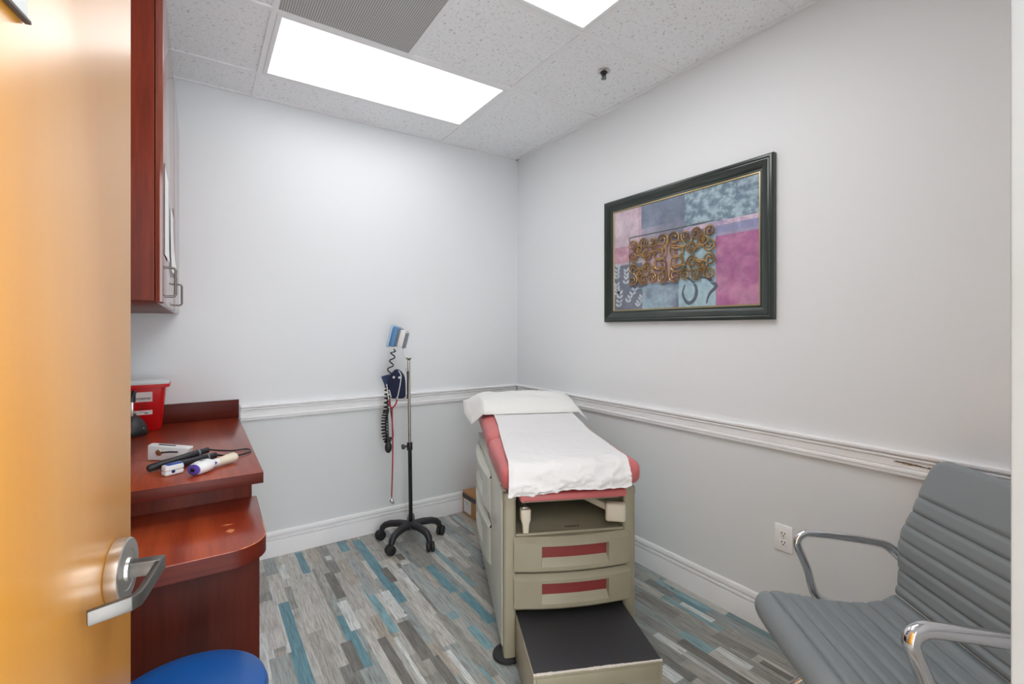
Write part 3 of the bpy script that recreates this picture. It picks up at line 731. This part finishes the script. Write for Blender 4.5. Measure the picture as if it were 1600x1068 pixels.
# cuff: folded bundle and flap
def cuff_ring(z_, xa, xb, ya, yb, n=16):
    return [((xa+xb)/2+(xb-xa)/2*max(-1, min(1, 1.25*math.cos(2*PI*k/n))), (ya+yb)/2+(yb-ya)/2*max(-1, min(1, 1.25*math.sin(2*PI*k/n))), z_) for k in range(n)]
b = MB(); b.loft([cuff_ring(.928, -.118, -.026, -.082, -.006), cuff_ring(.95, -.120, -.026, -.083, -.005), cuff_ring(1.0, -.128, -.026, -.084, -.004), cuff_ring(1.05, -.134, -.028, -.084, -.004), cuff_ring(1.075, -.128, -.034, -.08, -.008), cuff_ring(1.10, -.105, -.05, -.07, -.02), cuff_ring(1.118, -.09, -.072, -.055, -.035)])
cf_ = b.build('cuff', 'navy_fabric', sp, sub=1)
b = MB(); b.sheet(lambda s, t_: (Vector((-.184, -.03, 1.068)).lerp(Vector((-.128, -.06, 1.085)), s)).lerp(Vector((-.152, -.03, .985)).lerp(Vector((-.122, -.06, 1.0)), s), t_)+Vector((0, .012*math.sin(PI*s), 0)), 6, 6, .006); b.build('cuff_flap', 'navy_flap', cf_)
for px, py in ((620.5, 587), (629, 587.5)):
    b = MB(); b.ball(S2(px, py, -.087), (.0075, .0025, .0075)); b.build('cuff_dot', 'white_plastic', cf_)
def coil(pts, turns, r, th, n=14):
    C = crom(pts, 10); S = []; tot = int(turns*n)
    for k in range(tot+1):
        t_ = k/tot*(len(C)-1); i = min(int(t_), len(C)-2); p = C[i].lerp(C[i+1], t_-i); d = (C[i+1]-C[i]).normalized()
        e1 = d.cross(Vector((0, 1, 0))).normalized(); e2 = d.cross(e1); a_ = 2*PI*k/n
        S.append(p+e1*r*math.cos(a_)+e2*r*math.sin(a_))
    return S
b = MB(); b.tube([S2(615, 545)]+coil([S2(614.5, 548), S2(612, 565), S2(609, 584, -.02)], 3.2, .015, .003), .0040, 8)
b.tube(coil([S2(606.5, 602, -.02), S2(606, 620, -.02), S2(604.5, 640, -.02)], 6.5, .0155, .003), .0042, 8)
b.tube(coil([S2(604.5, 640, -.02), S2(602, 652, -.02), S2(601.5, 668, -.02), S2(604, 684, -.02), S2(609, 690, -.02)], 14, .0165, .004), .0052, 8)
b.build('coiled_hose', 'black_gloss', sp)
b = MB(); b.tube(crom([S2(609, 612, -.06), S2(609, 640, -.055), S2(609.5, 668, -.05), S2(610, 684, -.05)]), .0035, 8); b.tube(crom([S2(612, 616, -.06), S2(614.5, 640, -.06), S2(617, 668, -.055), S2(617, 680, -.05), S2(613, 684, -.05)]), .0032, 8); b.build('rubber_hose', 'black_gloss', sp)
b = MB(); b.ball(S2(610, 695.5, -.05), (.0225, .0225, .036)); b.cyl(S2(610, 690, -.05), S2(610, 680, -.05), .009); b.cyl(S2(611, 681, -.05), S2(616, 681, -.05), .006); b.build('inflation_bulb', 'black_plastic', sp)
# stethoscope
so = thing('stethoscope', 'red tubed stethoscope hanging from the basket on the pole', 'stethoscope', (SX, SY, 0), -YAW)
b = MB(); b.tube(crom([S2(626, 620, -.094), S2(624.5, 626, -.094), S2(621, 631.5, -.09), S2(618.5, 634, -.09), S2(618, 650, -.085), S2(618.5, 690, -.08), S2(618, 730, -.08), S2(616.8, 769, -.08)]), .0042, 10)
b.tube(crom([S2(613.5, 620, -.094), S2(614.5, 628, -.094), S2(616.5, 632.5, -.09), S2(618.3, 636, -.09)]), .0040, 10); b.build('tubing', 'red_tube', so)
b = MB(); b.tube(crom([S2(628, 577, -.09), S2(632, 584, -.096), S2(631, 596, -.096), S2(628.5, 609, -.096), S2(626, 620, -.094)]), .0028, 8)
b.tube(crom([S2(610.5, 597, -.10), S2(611.5, 606, -.10), S2(612.5, 615, -.097), S2(613.5, 620, -.094)]), .0028, 8)
b.tube(crom([S2(614, 606, -.09), S2(617, 617, -.095)]), .0024, 8)
b.build('ear_tubes', 'white_plastic', so)
b = MB(); p = S2(616.7, 775, -.08); b.cyl(p+Vector((0, 0, .022)), p+Vector((0, 0, .008)), .005); b.ball(p, (.014, .011, .013)); b.cyl(p+Vector((.012, -.002, -.004)), p+Vector((.006, .0, -.016)), .009, n=20); b.build('chestpiece', 'chrome', so)

# ------------------------------------------------------------------ cardboard box behind the table
bx = thing('cardboard_box', 'brown cardboard box with black band on the floor behind the exam table', 'box', (1.652, 2.90, .0005))
b = MB(); b.bx(0, .30, 0, .255, 0, .168, .001); b.build('carton', 'kraft', bx)
b = MB(); b.bx(-.0015, -.0002, 0.0, .2555, .118, .150); b.build('black_band', 'tape_black', bx)
b = MB(); b.bx(-.0014, -.0002, .125, .235, .018, .112); lb = b.build('shipping_label', 'hang_paper', bx)
b = MB()
for z_, y0_, y1_ in ((.098, .14, .22), (.088, .16, .22), (.078, .14, .2)): b.bx(-.002, -.0015, y0_, y1_, z_, z_+.002)
b.build('label_print', 'grey_plastic', lb)

# ------------------------------------------------------------------ examination table
AZT = R_(24.3)
ta = Vector((math.sin(AZT), math.cos(AZT), 0)); tl = Vector((math.cos(AZT), -math.sin(AZT), 0))
foot = Vector((*floor_pt(793, 1022), 0))
TO = foot+tl*.262-ta*.05
tb = thing('examination_table', 'beige medical examination table with rose vinyl cushions', 'examination table', TO, -AZT)
HW = .29
def side_skin(sx_):
    # side wall with rounded front edge
    P_ = []
    return P_
b = MB()
for sx_ in (-1, 1):
    b.bx(sx_*HW-sx_*.022, sx_*HW, .03, 1.10, .05, .70, .003)
b.bx(-HW+.022, HW-.022, 1.08, 1.10, .05, .70)
b.bx(-HW, HW, .10, 1.10, .7002, .712, .003)
b.bx(-HW+.022, HW-.022, .03, 1.08, .05, .07)
b.build('cabinet_shell', 'table_side_lit', tb)
b = MB()
b.bx(-HW+.0225, HW-.0225, .021, .70, .505, .522, .003)       # cavity floor
b.bx(-HW+.055, HW-.055, .000, .021, .512, .526, .004)       # lip
b.bx(-HW+.055, HW-.055, .012, .03, .205, .225, .002)
b.bx(-HW+.06, HW-.06, .03, .04, .22, .505)
b.build('cavity_shelf', 'table_beige', tb)
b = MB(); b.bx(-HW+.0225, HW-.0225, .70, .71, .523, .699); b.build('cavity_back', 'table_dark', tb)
for sx_ in (-1, 1):
    b = MB(); xc = sx_*(HW-.030)
    b.loft([rrect(.026, .034, .014, z_, 5, xc, .030) for z_ in (.022, .668)])
    b.loft([rrect(.0285, .0365, .015, z_, 5, xc, .030) for z_ in (.668, .690)]+[rrect(.0255, .033, .014, .697, 5, xc, .030)])
    b.build('front_post', 'table_beige', tb)
    b = MB(); b.lathe([(0, .001), (.058, .001), (.064, .005), (.062, .014), (.045, .022), (.03, .026), (0, .026)], 40, Matrix.Translation((sx_*.262, .045, 0))); b.build('foot_pad', 'rubber_black', tb)
    b = MB(); b.lathe([(0, .001), (.05, .001), (.05, .02), (0, .05)], 24, Matrix.Translation((sx_*.22, 1.02, 0))); b.build('foot_pad', 'rubber_black', tb)
def drawer(name, hw, z0, z1, r0, r1, rz0, rz1, mat, bulge, edge, M_, insert=True, mt='table_beige'):
    """bowed drawer front in x (width), -y out; recess between r0..r1, rz0..rz1"""
    us = [-hw, -hw+.012]+[(-hw+.012)+(r0-(-hw+.012))*k/5 for k in range(1, 6)]+[r0+(r1-r0)*k/10 for k in range(1, 11)]+[r1+(hw-.012-r1)*k/5 for k in range(1, 6)]+[hw]
    zs = [z0, z0+.008, rz0, rz1, z1-.020, z1]
    def fy(u): return -(edge+bulge*(1-(u/hw)**2))
    b = MB(); B = b.bm
    def yo(u, z):
        y = fy(u)
        if z >= z1-1e-6: y += .020
        if z <= z0+1e-6: y += .006
        if abs(u) >= hw-1e-6: y += .004
        return y
    V = {}
    for i, u in enumerate(us):
        for j, z in enumerate(zs): V[i, j] = B.verts.new(M_ @ Vector((u, yo(u, z), z)))
    i0 = min(range(len(us)), key=lambda i: abs(us[i]-r0)); i1 = min(range(len(us)), key=lambda i: abs(us[i]-r1)); j0, j1 = 2, 3
    for i in range(len(us)-1):
        for j in range(len(zs)-1):
            if i0 <= i < i1 and j == j0: continue
            B.faces.new((V[i, j], V[i+1, j], V[i+1, j+1], V[i, j+1]))
    # recess: sloping lower lip, short side walls
    W_ = {}
    for i in range(i0, i1+1):
        u = max(r0+.006, min(r1-.006, us[i]))
        W_[i, 0] = B.verts.new(M_ @ Vector((u, fy(us[i])+.019, rz0+.033))); W_[i, 1] = B.verts.new(M_ @ Vector((u, fy(us[i])+.019, rz1-.002)))
    for i in range(i0, i1):
        B.faces.new((V[i, j0], V[i+1, j0], W_[i+1, 0], W_[i, 0])); B.faces.new((W_[i, 1], W_[i+1, 1], V[i+1, j1], V[i, j1]))
        if not insert: B.faces.new((W_[i, 0], W_[i+1, 0], W_[i+1, 1], W_[i, 1]))
    for i in (i0, i1): B.faces.new((V[i, j0], W_[i, 0], W_[i, 1], V[i, j1]))
    # back and rim
    K = {}
    for i, u in ((0, -hw), (len(us)-1, hw)):
        for j, z in enumerate(zs): K[i, j] = B.verts.new(M_ @ Vector((u, -.001, z)))
    n_ = len(us)-1
    for j in range(len(zs)-1):
        B.faces.new((V[0, j], V[0, j+1], K[0, j+1], K[0, j])); B.faces.new((V[n_, j+1], V[n_, j], K[n_, j], K[n_, j+1]))
    top = [V[i, len(zs)-1] for i in range(n_+1)]; B.faces.new(top+[K[n_, len(zs)-1], K[0, len(zs)-1]])
    bot = [V[i, 0] for i in range(n_+1)]; B.faces.new(bot[::-1]+[K[0, 0], K[n_, 0]])
    B.faces.new([K[0, j] for j in range(len(zs))]+[K[n_, j] for j in range(len(zs)-1, -1, -1)])
    bmesh.ops.recalc_face_normals(B, faces=B.faces[:])
    o = b.build(name, mt, tb, angle=28)
    if insert:
        b = MB(); B = b.bm
        for s_ in range(10):
            ua, ub = r0+.003+(r1-r0-.006)*s_/10, r0+.003+(r1-r0-.006)*(s_+1)/10
            ya, yb = fy(ua)+.0185, fy(ub)+.0185
            B.faces.new([B.verts.new(M_ @ Vector(p)) for p in ((ua, ya, rz0+.030), (ub, yb, rz0+.030), (ub, yb, rz1-.001), (ua, ya, rz1-.001))])
        bmesh.ops.remove_doubles(B, verts=B.verts[:], dist=1e-5); bmesh.ops.solidify(B, geom=B.faces[:], thickness=.0015); b.build('handle_insert', 'rose_insert', o)
    return o
MT = Matrix.Translation((.006, .0, 0))
drawer('drawer', .252, .378, .517, -.140,   .148, .400, .484, None, .024, .022, MT)
drawer('drawer', .252, .226, .366, -.140,   .148, .249, .333, None, .024, .022, MT)
MS = Matrix.Translation((-HW-.0005, .73, 0)) @ Matrix.Rotation(-PI/2, 4, 'Z')
drawer('side_drawer', .345, .465, .66, -.20, .20, .505, .60, None, .022, .014, MS, False, 'table_side_lit')
drawer('side_drawer', .345, .215, .418, -.20, .20, .26, .355, None, .022, .014, MS, False, 'table_side_lit')
# footrest pad and tray
b = MB(); b.box((0.0, .14, .690), (.452, .39, .030), .009, 3); b.build('footrest_pad', 'rose_vinyl', tb)
b = MB(); b.bx(-.213, .208, -.012, .40, .657, .671, .003); b.build('pull_tray', 'table_beige', tb)
# stirrups
b = MB(); b.bar([(-.196, .44, .630), (-.196, .0, .626)], [.018, .018], [.022, .022], bev=.002); s1 = b.build('stirrup', 'brushed_steel', tb)
b = MB(); b.loft([rrect(.012, .013, .005, .536, 4, -.196, -.006), rrect(.014, .015, .006, .57, 4, -.196, -.006), rrect(.0205, .019, .008, .59, 4, -.196, -.004), rrect(.0215, .02, .008, .628, 4, -.196, -.003), rrect(.019, .018, .008, .632, 4, -.196, -.003)]); b.build('stirrup_end', 'cream_plastic', s1)
b = MB(); b.bar([(.075, .28, .606), (.188, .02, .604)], [.024, .030], [.030, .036], bev=.003); s2 = b.build('stirrup', 'cream_plastic', tb)
b = MB(); b.box((.196, -.002, .595), (.085, .046, .078), .012, 3, None, R_(-20)); b.build('stirrup_end', 'cream_plastic', s2)
b = MB()
for k, w_ in enumerate((.004, .006, .005, .006, .004, .005)): b.bx(-.012+.011*k, -.012+.011*k+w_*1.2, .045, .06, .5221, .5226)
b.build('maker_mark', 'slot_dark', tb)
# step
b = MB()
b.bx(-.236, .232, -.355, .02, .186, .198, .002)
b.bx(-.236, -.224, -.355, .20, .012, .186, .002); b.bx(.220, .232, -.355, .20, .012, .186, .002)
b.bx(-.224, .220, -.355, -.343, .135, .186, .001); b.bx(-.224, -.09, -.355, -.343, .012, .135); b.bx(.09, .220, -.355, -.343, .012, .135)
sp_ = b.build('step', 'table_beige', tb)
b = MB(); b.bx(-.233, .229, -.350, .018, .1983, .2015, .001); b.build('step_tread', 'tread_black', sp_)
rr = random.Random(2); top_, bot_ = [], []
for k in range(61):
    x_ = -.235+.466*k/60; big = 1 if (k < 9 or k > 58 or 25 < k < 42) else .35
    top_.append((x_, -.3505+.003*rr.random()*big, .2020)); bot_.append((x_, -.3556, .1985-.003*rr.random()*big))
b = MB(); B = b.bm; vt = [B.verts.new(p) for p in top_]; vm_ = [B.verts.new((p[0], -.3556, .2020)) for p in top_]; vb_ = [B.verts.new(p) for p in bot_]
for k in range(60): B.faces.new((vt[k], vm_[k], vm_[k+1], vt[k+1])); B.faces.new((vm_[k], vb_[k], vb_[k+1], vm_[k+1]))
b.build('chipped_edge', 'chip_white', sp_)

# cushions: superellipse sections along the length
CX = -.006
def cush_path(y0, y1, zc0, zc1, hw, hh, n=26, rnd=.05):
    rings = []
    for k in range(n+1):
        t_ = k/n; tt = .5-.5*math.cos(PI*t_)
        y = y0+(y1-y0)*tt; zc = zc0+(zc1-zc0)*tt
        e_ = min(y-y0, y1-y)/rnd; f_ = 1 if e_ >= 1 else math.sqrt(max(0, 1-(1-e_)**2))
        w_ = hw-.040*(1-f_); h_ = max(.004, hh*(.12+.88*f_))
        ring = []
        for i in range(40):
            a_ = 2*PI*i/40; c_, s_ = math.cos(a_), math.sin(a_)
            ring.append((CX+w_*math.copysign(abs(c_)**.28, c_), y, zc+h_*math.copysign(abs(s_)**.55, s_)))
        rings.append(ring)
    return rings
b = MB(); b.loft(cush_path(-.075, .468, .7725, .7725, .296, .0595)); b.build('seat_cushion', 'rose_vinyl', tb, angle=60)
BS = (.863-.7725)/(1.16-.468)
b = MB(); b.loft(cush_path(.474, 1.165, .775, .842, .290, .0585)); b.build('back_cushion', 'rose_vinyl', tb, angle=60)
# paper strip lying over cushions
ep = thing('exam_table_paper', 'white paper strip laid along the rose cushions and folded over the front edge', 'paper', TO, -AZT)
prof = []
def top_z(y):
    if y <= .468: return .8335
    return .8335+(y-.468)*.0967
path = [(-.098, .722), (-.100, .735), (-.0985, .753), (-.094, .775), (-.084, .800), (-.068, .822), (-.045, .833), (-.015, .836)]
y = .02
while y < 1.12: path.append((y, top_z(y)+.004)); y += .025
def pap(s, t_):
    k = t_*(len(path)-1); i = min(int(k), len(path)-2); f_ = k-i
    yy_ = path[i][0]+(path[i+1][0]-path[i][0])*f_; zz = path[i][1]+(path[i+1][1]-path[i][1])*f_
    q1_ = min(1, t_*1.6); ul = -.286+.050*q1_+.012*t_; ur = .220+.022*q1_; u = ul+(ur-ul)*s
    fr = max(0, 1-t_*4.2)
    # bottom edge hangs lower on the left and is tucked up on the right
    if t_ < .16: zz += (.16-t_)/.16*(.020*s-.005*math.sin(9*s))
    n1 = noise.fractal(Vector((u*13, t_*26, 1.7)), 1, 2, 3); n2 = abs(noise.noise(Vector((u*17+4, t_*40, 9)))); n3 = noise.noise(Vector((u*5, t_*8, 3)))
    amp = .0105*fr+.0014
    rg = (1-min(1, 2.2*abs(noise.noise(Vector((u*11+7, t_*24, 5))))))**2+.6*(1-min(1, 2.4*abs(noise.noise(Vector((u*21, t_*44, 2))))))**2
    off = .0022+amp*(max(0, n1)*.5+n2*.4+rg*.8)+.0012*(1+n3)
    dz, dy_ = (1, 0)
    if t_ < .17:
        q_ = t_/.17; dz, dy_ = q_, -(1-q_)-.15
    if s < .03 or s > .97: off += .002
    return Vector((u, yy_+dy_*off*1.3, zz+dz*off))
b = MB(); b.sheet(pap, 90, 150, .0006); o = b.build('paper_strip', 'paper_white', ep, angle=75)
# pillow in a white cover
pi = thing('pillow', 'flat pillow in a loose white cover at the head of the exam table', 'pillow', TO, -AZT)
PX0, PX1, PY0, PY1 = -.375, .335, .80, 1.20
def pil(s, t_, sgn):
    u = PX0+(PX1-PX0)*s; v = PY0+(PY1-PY0)*t_
    es = min(s, 1-s)/.22; et = min(t_, 1-t_)/.30
    f_ = (1-(1-min(1, es))**2)*(1-(1-min(1, et))**2)
    zb = top_z(v)+.012
    n1 = noise.fractal(Vector((u*9, v*9, 2+sgn)), 1, 2, 4)
    edge = max(0, (abs(u-CX)-.285))*.62*(1.35-t_)
    if s < .14: v += .10*(.14-s)/.14*(t_-.75)*-1.0; u += .03*(.14-s)/.14*(.75-t_)
    z = zb+(.008 if sgn > 0 else 0)+(.056*f_**.8 if sgn > 0 else -.004*f_*0)+.010*n1*(.3+.7*min(1, es))*(1 if sgn > 0 else .0)-edge
    return Vector((u+(-.018*(1-2*abs(t_-.5)) if s < .02 else 0), v, z))
b = MB(); B = b.bm
nu_, nv_ = 50, 40
Vt = [[B.verts.new(pil(i/nu_, j/nv_, 1)) for j in range(nv_+1)] for i in range(nu_+1)]
Vb = [[B.verts.new(pil(i/nu_, j/nv_, -1)) for j in range(nv_+1)] for i in range(nu_+1)]
for i in range(nu_):
    for j in range(nv_):
        B.faces.new((Vt[i][j], Vt[i+1][j], Vt[i+1][j+1], Vt[i][j+1])); B.faces.new((Vb[i][j], Vb[i][j+1], Vb[i+1][j+1], Vb[i+1][j]))
for i in range(nu_):
    for j in (0, nv_): B.faces.new((Vt[i][j], Vt[i+1][j], Vb[i+1][j], Vb[i][j]))
for j in range(nv_):
    for i in (0, nu_): B.faces.new((Vt[i][j], Vt[i][j+1], Vb[i][j+1], Vb[i][j]))
bmesh.ops.recalc_face_normals(B, faces=B.faces[:]); b.build('pillow_cover', 'pillow_white', pi, angle=70)

# ------------------------------------------------------------------ grey ribbed armchair
ch = thing('office_armchair', 'grey ribbed leather armchair with chrome arms in the near right corner', 'chair', (1.663, .561, 0), R_(51))
def ribbed(profile, widths, seams, h0, n_cross=40, flat=.45):
    """profile: list of (y,z) densified; widths(s); seams: arc positions; returns rings"""
    P_ = [Vector((0, y, z)) for y, z in profile]; C = crom(P_, 14); L_ = [0]
    for i in range(1, len(C)): L_.append(L_[-1]+(C[i]-C[i-1]).length)
    tot = L_[-1]; rings = []; N = 170; i = 0
    for k in range(N+1):
        s = tot*(.5-.5*math.cos(PI*k/N))*.35+tot*k/N*.65
        while i < len(C)-2 and L_[i+1] < s: i += 1
        f_ = (s-L_[i])/max(1e-9, L_[i+1]-L_[i]); p = C[i].lerp(C[i+1], f_)
        d = (C[min(i+1, len(C)-1)]-C[max(i-1, 0)]).normalized(); nrm = Vector((1, 0, 0)).cross(d)
        w = widths(s, tot)
        sd = min([abs(s-q_) for q_ in seams]+[1]); h = h0*(.48+.52*min(1, sd/.012)**.5)
        ed = min(s, tot-s); h *= math.sqrt(max(.02, 1-(1-min(1, ed/.022))**2))
        ring = []
        for j in range(n_cross):
            a_ = 2*PI*j/n_cross; c_, s_ = math.cos(a_), math.sin(a_)
            x_ = w*math.copysign(abs(c_)**.35, c_); hh_ = h*math.copysign(abs(s_)**.6, s_)
            ring.append(p+Vector((x_, 0, 0))+nrm*hh_)
        rings.append(ring)
    return rings, tot
def w_seat(s, tot):
    r_ = .075; base_ = .230-.006*(s/tot)
    return base_-(r_-math.sqrt(max(0, r_**2-(r_-s)**2)) if s < r_ else 0)*.9
sprof = [(.238, .404), (.250, .428), (.238, .450), (.205, .459), (.14, .455), (.05, .442), (-.05, .436), (-.12, .441), (-.17, .456), (-.198, .478)]
seams = [.085+.052*k for k in range(9)]
r_, tt = ribbed(sprof, w_seat, seams, .023)
b = MB(); b.loft(r_); b.build('seat', 'leather_grey', ch, angle=50)
def w_back(s, tot):
    f_ = s/tot; base_ = .226+.022*math.sin(PI*min(1, f_*1.7)) - .034*max(0, f_-.45)/.55
    e_ = tot-s; r2 = .06
    if e_ < r2: base_ -= (r2-math.sqrt(max(0, r2**2-(r2-e_)**2)))*.9
    return base_
bprof = [(-.200, .482), (-.218, .52), (-.226, .57), (-.228, .64), (-.240, .72), (-.262, .81), (-.288, .89), (-.310, .95)]
seams = [.03+.052*k for k in range(7)]
r_, tt = ribbed(bprof, w_back, seams, .022)
b = MB(); b.loft(r_); b.build('backrest', 'leather_grey', ch, angle=50)
for sx_ in (1, -1):
    x_ = sx_*.268
    pts = crom([(x_*.90, -.13, .405), (x_*.97, -.02, .412), (x_*1.0, .035, .44), (x_, .062, .53), (x_, .092, .605), (x_, .094, .632), (x_, .078, .650), (x_, .045, .656), (x_, -.08, .645), (x_, -.17, .632), (x_*.99, -.20, .622), (x_*.95, -.225, .60), (x_*.90, -.245, .575)], 8)
    b = MB(); b.tube(pts, 0, 16, rx=(.0125, .0195), up=(0, 1, .3)); b.build('armrest', 'chrome', ch)
b = MB(); b.bar([(-.235, -.12, .404), (.235, -.12, .404)], [.012, .012], [.05, .05], up=(0, 0, 1), bev=.003); b.bx(-.09, .09, -.13, .10, .395, .408, .004); b.bar([(-.225, -.252, .575), (.225, -.252, .575)], [.03, .03], [.010, .010], bev=.002); b.build('support_bar', 'brushed_steel', ch)
for sx_ in (1, -1):
    for sy_ in (1, -1):
        b = MB(); b.tube(crom([(sx_*.045, sy_*.05, .398), (sx_*.10, sy_*.19, .235), (sx_*.17, sy_*.37, .012)] if sy_ > 0 else [(sx_*.045, -.05, .398), (sx_*.12, -.14, .21), (sx_*.20, -.25, .012)], 8), 0, 14, rx=(.011, .016), up=(1, 0, 0)); lg = b.build('leg', 'chrome', ch)
        b = MB(); ex, ey = (sx_*.17, .37) if sy_ > 0 else (sx_*.20, -.25); b.cyl((ex, ey, .0005), (ex, ey, .012), .018, bev=.002); b.build('glide', 'rubber_black', lg)

# chips of missing paint on the right chair rail (wear, on the moulding itself)
b = MB(); rr = random.Random(4)
simple('bare_wood', (150, 132, 108), .8); simple('bare_dark', (98, 84, 68), .8)
for k in range(16):
    y_ = .672-.0080*k+rr.uniform(-.005, .005); z_ = .886-.0004*k+rr.uniform(-.003, .003)
    b.box((W-.0142, y_, z_), (.0016, rr.uniform(.008, .022), rr.uniform(.002, .005)))
tr = bpy.data.objects.get('trim_4'); b.build('paint_chip', 'bare_wood', tr)

# ------------------------------------------------------------------ light, world, camera
w = bpy.data.worlds.new('World'); scn.world = w; w.use_nodes = True
w.node_tree.nodes['Background'].inputs[0].default_value = (.95, .98, 1, 1); w.node_tree.nodes['Background'].inputs[1].default_value = 5.0  # bright surround added as fill through the doorway
def area(name, loc, size, sy, power, rot=(0, 0, 0)):
    l = bpy.data.lights.new(name, 'AREA'); l.shape = 'RECTANGLE'; l.size = size; l.size_y = sy; l.energy = power; l.color = (1, .99, .98)
    o = bpy.data.objects.new(name, l); col.objects.link(o); o.location = loc; o.rotation_euler = rot; return o
area('hall_fill', (.5, -.9, 2.70), 1.2, .6, 25)  # unseen fill lamp added outside the doorway
cam = bpy.data.cameras.new('Camera'); co = bpy.data.objects.new('Camera', cam); col.objects.link(co)
cam.sensor_fit = 'HORIZONTAL'; cam.sensor_width = 36; cam.lens = F_/1600*36; cam.shift_y = -(534-HY)/1600; cam.clip_start = .02
co.location = (0, 0, H); co.rotation_euler = (PI/2, 0, -YAW); scn.camera = co
vs_ = scn.view_settings; scn.display_settings.display_device = 'sRGB'
vs_.view_transform = 'Standard'; vs_.look = 'None'; vs_.exposure = .12; vs_.gamma = 1; vs_.use_curve_mapping = False
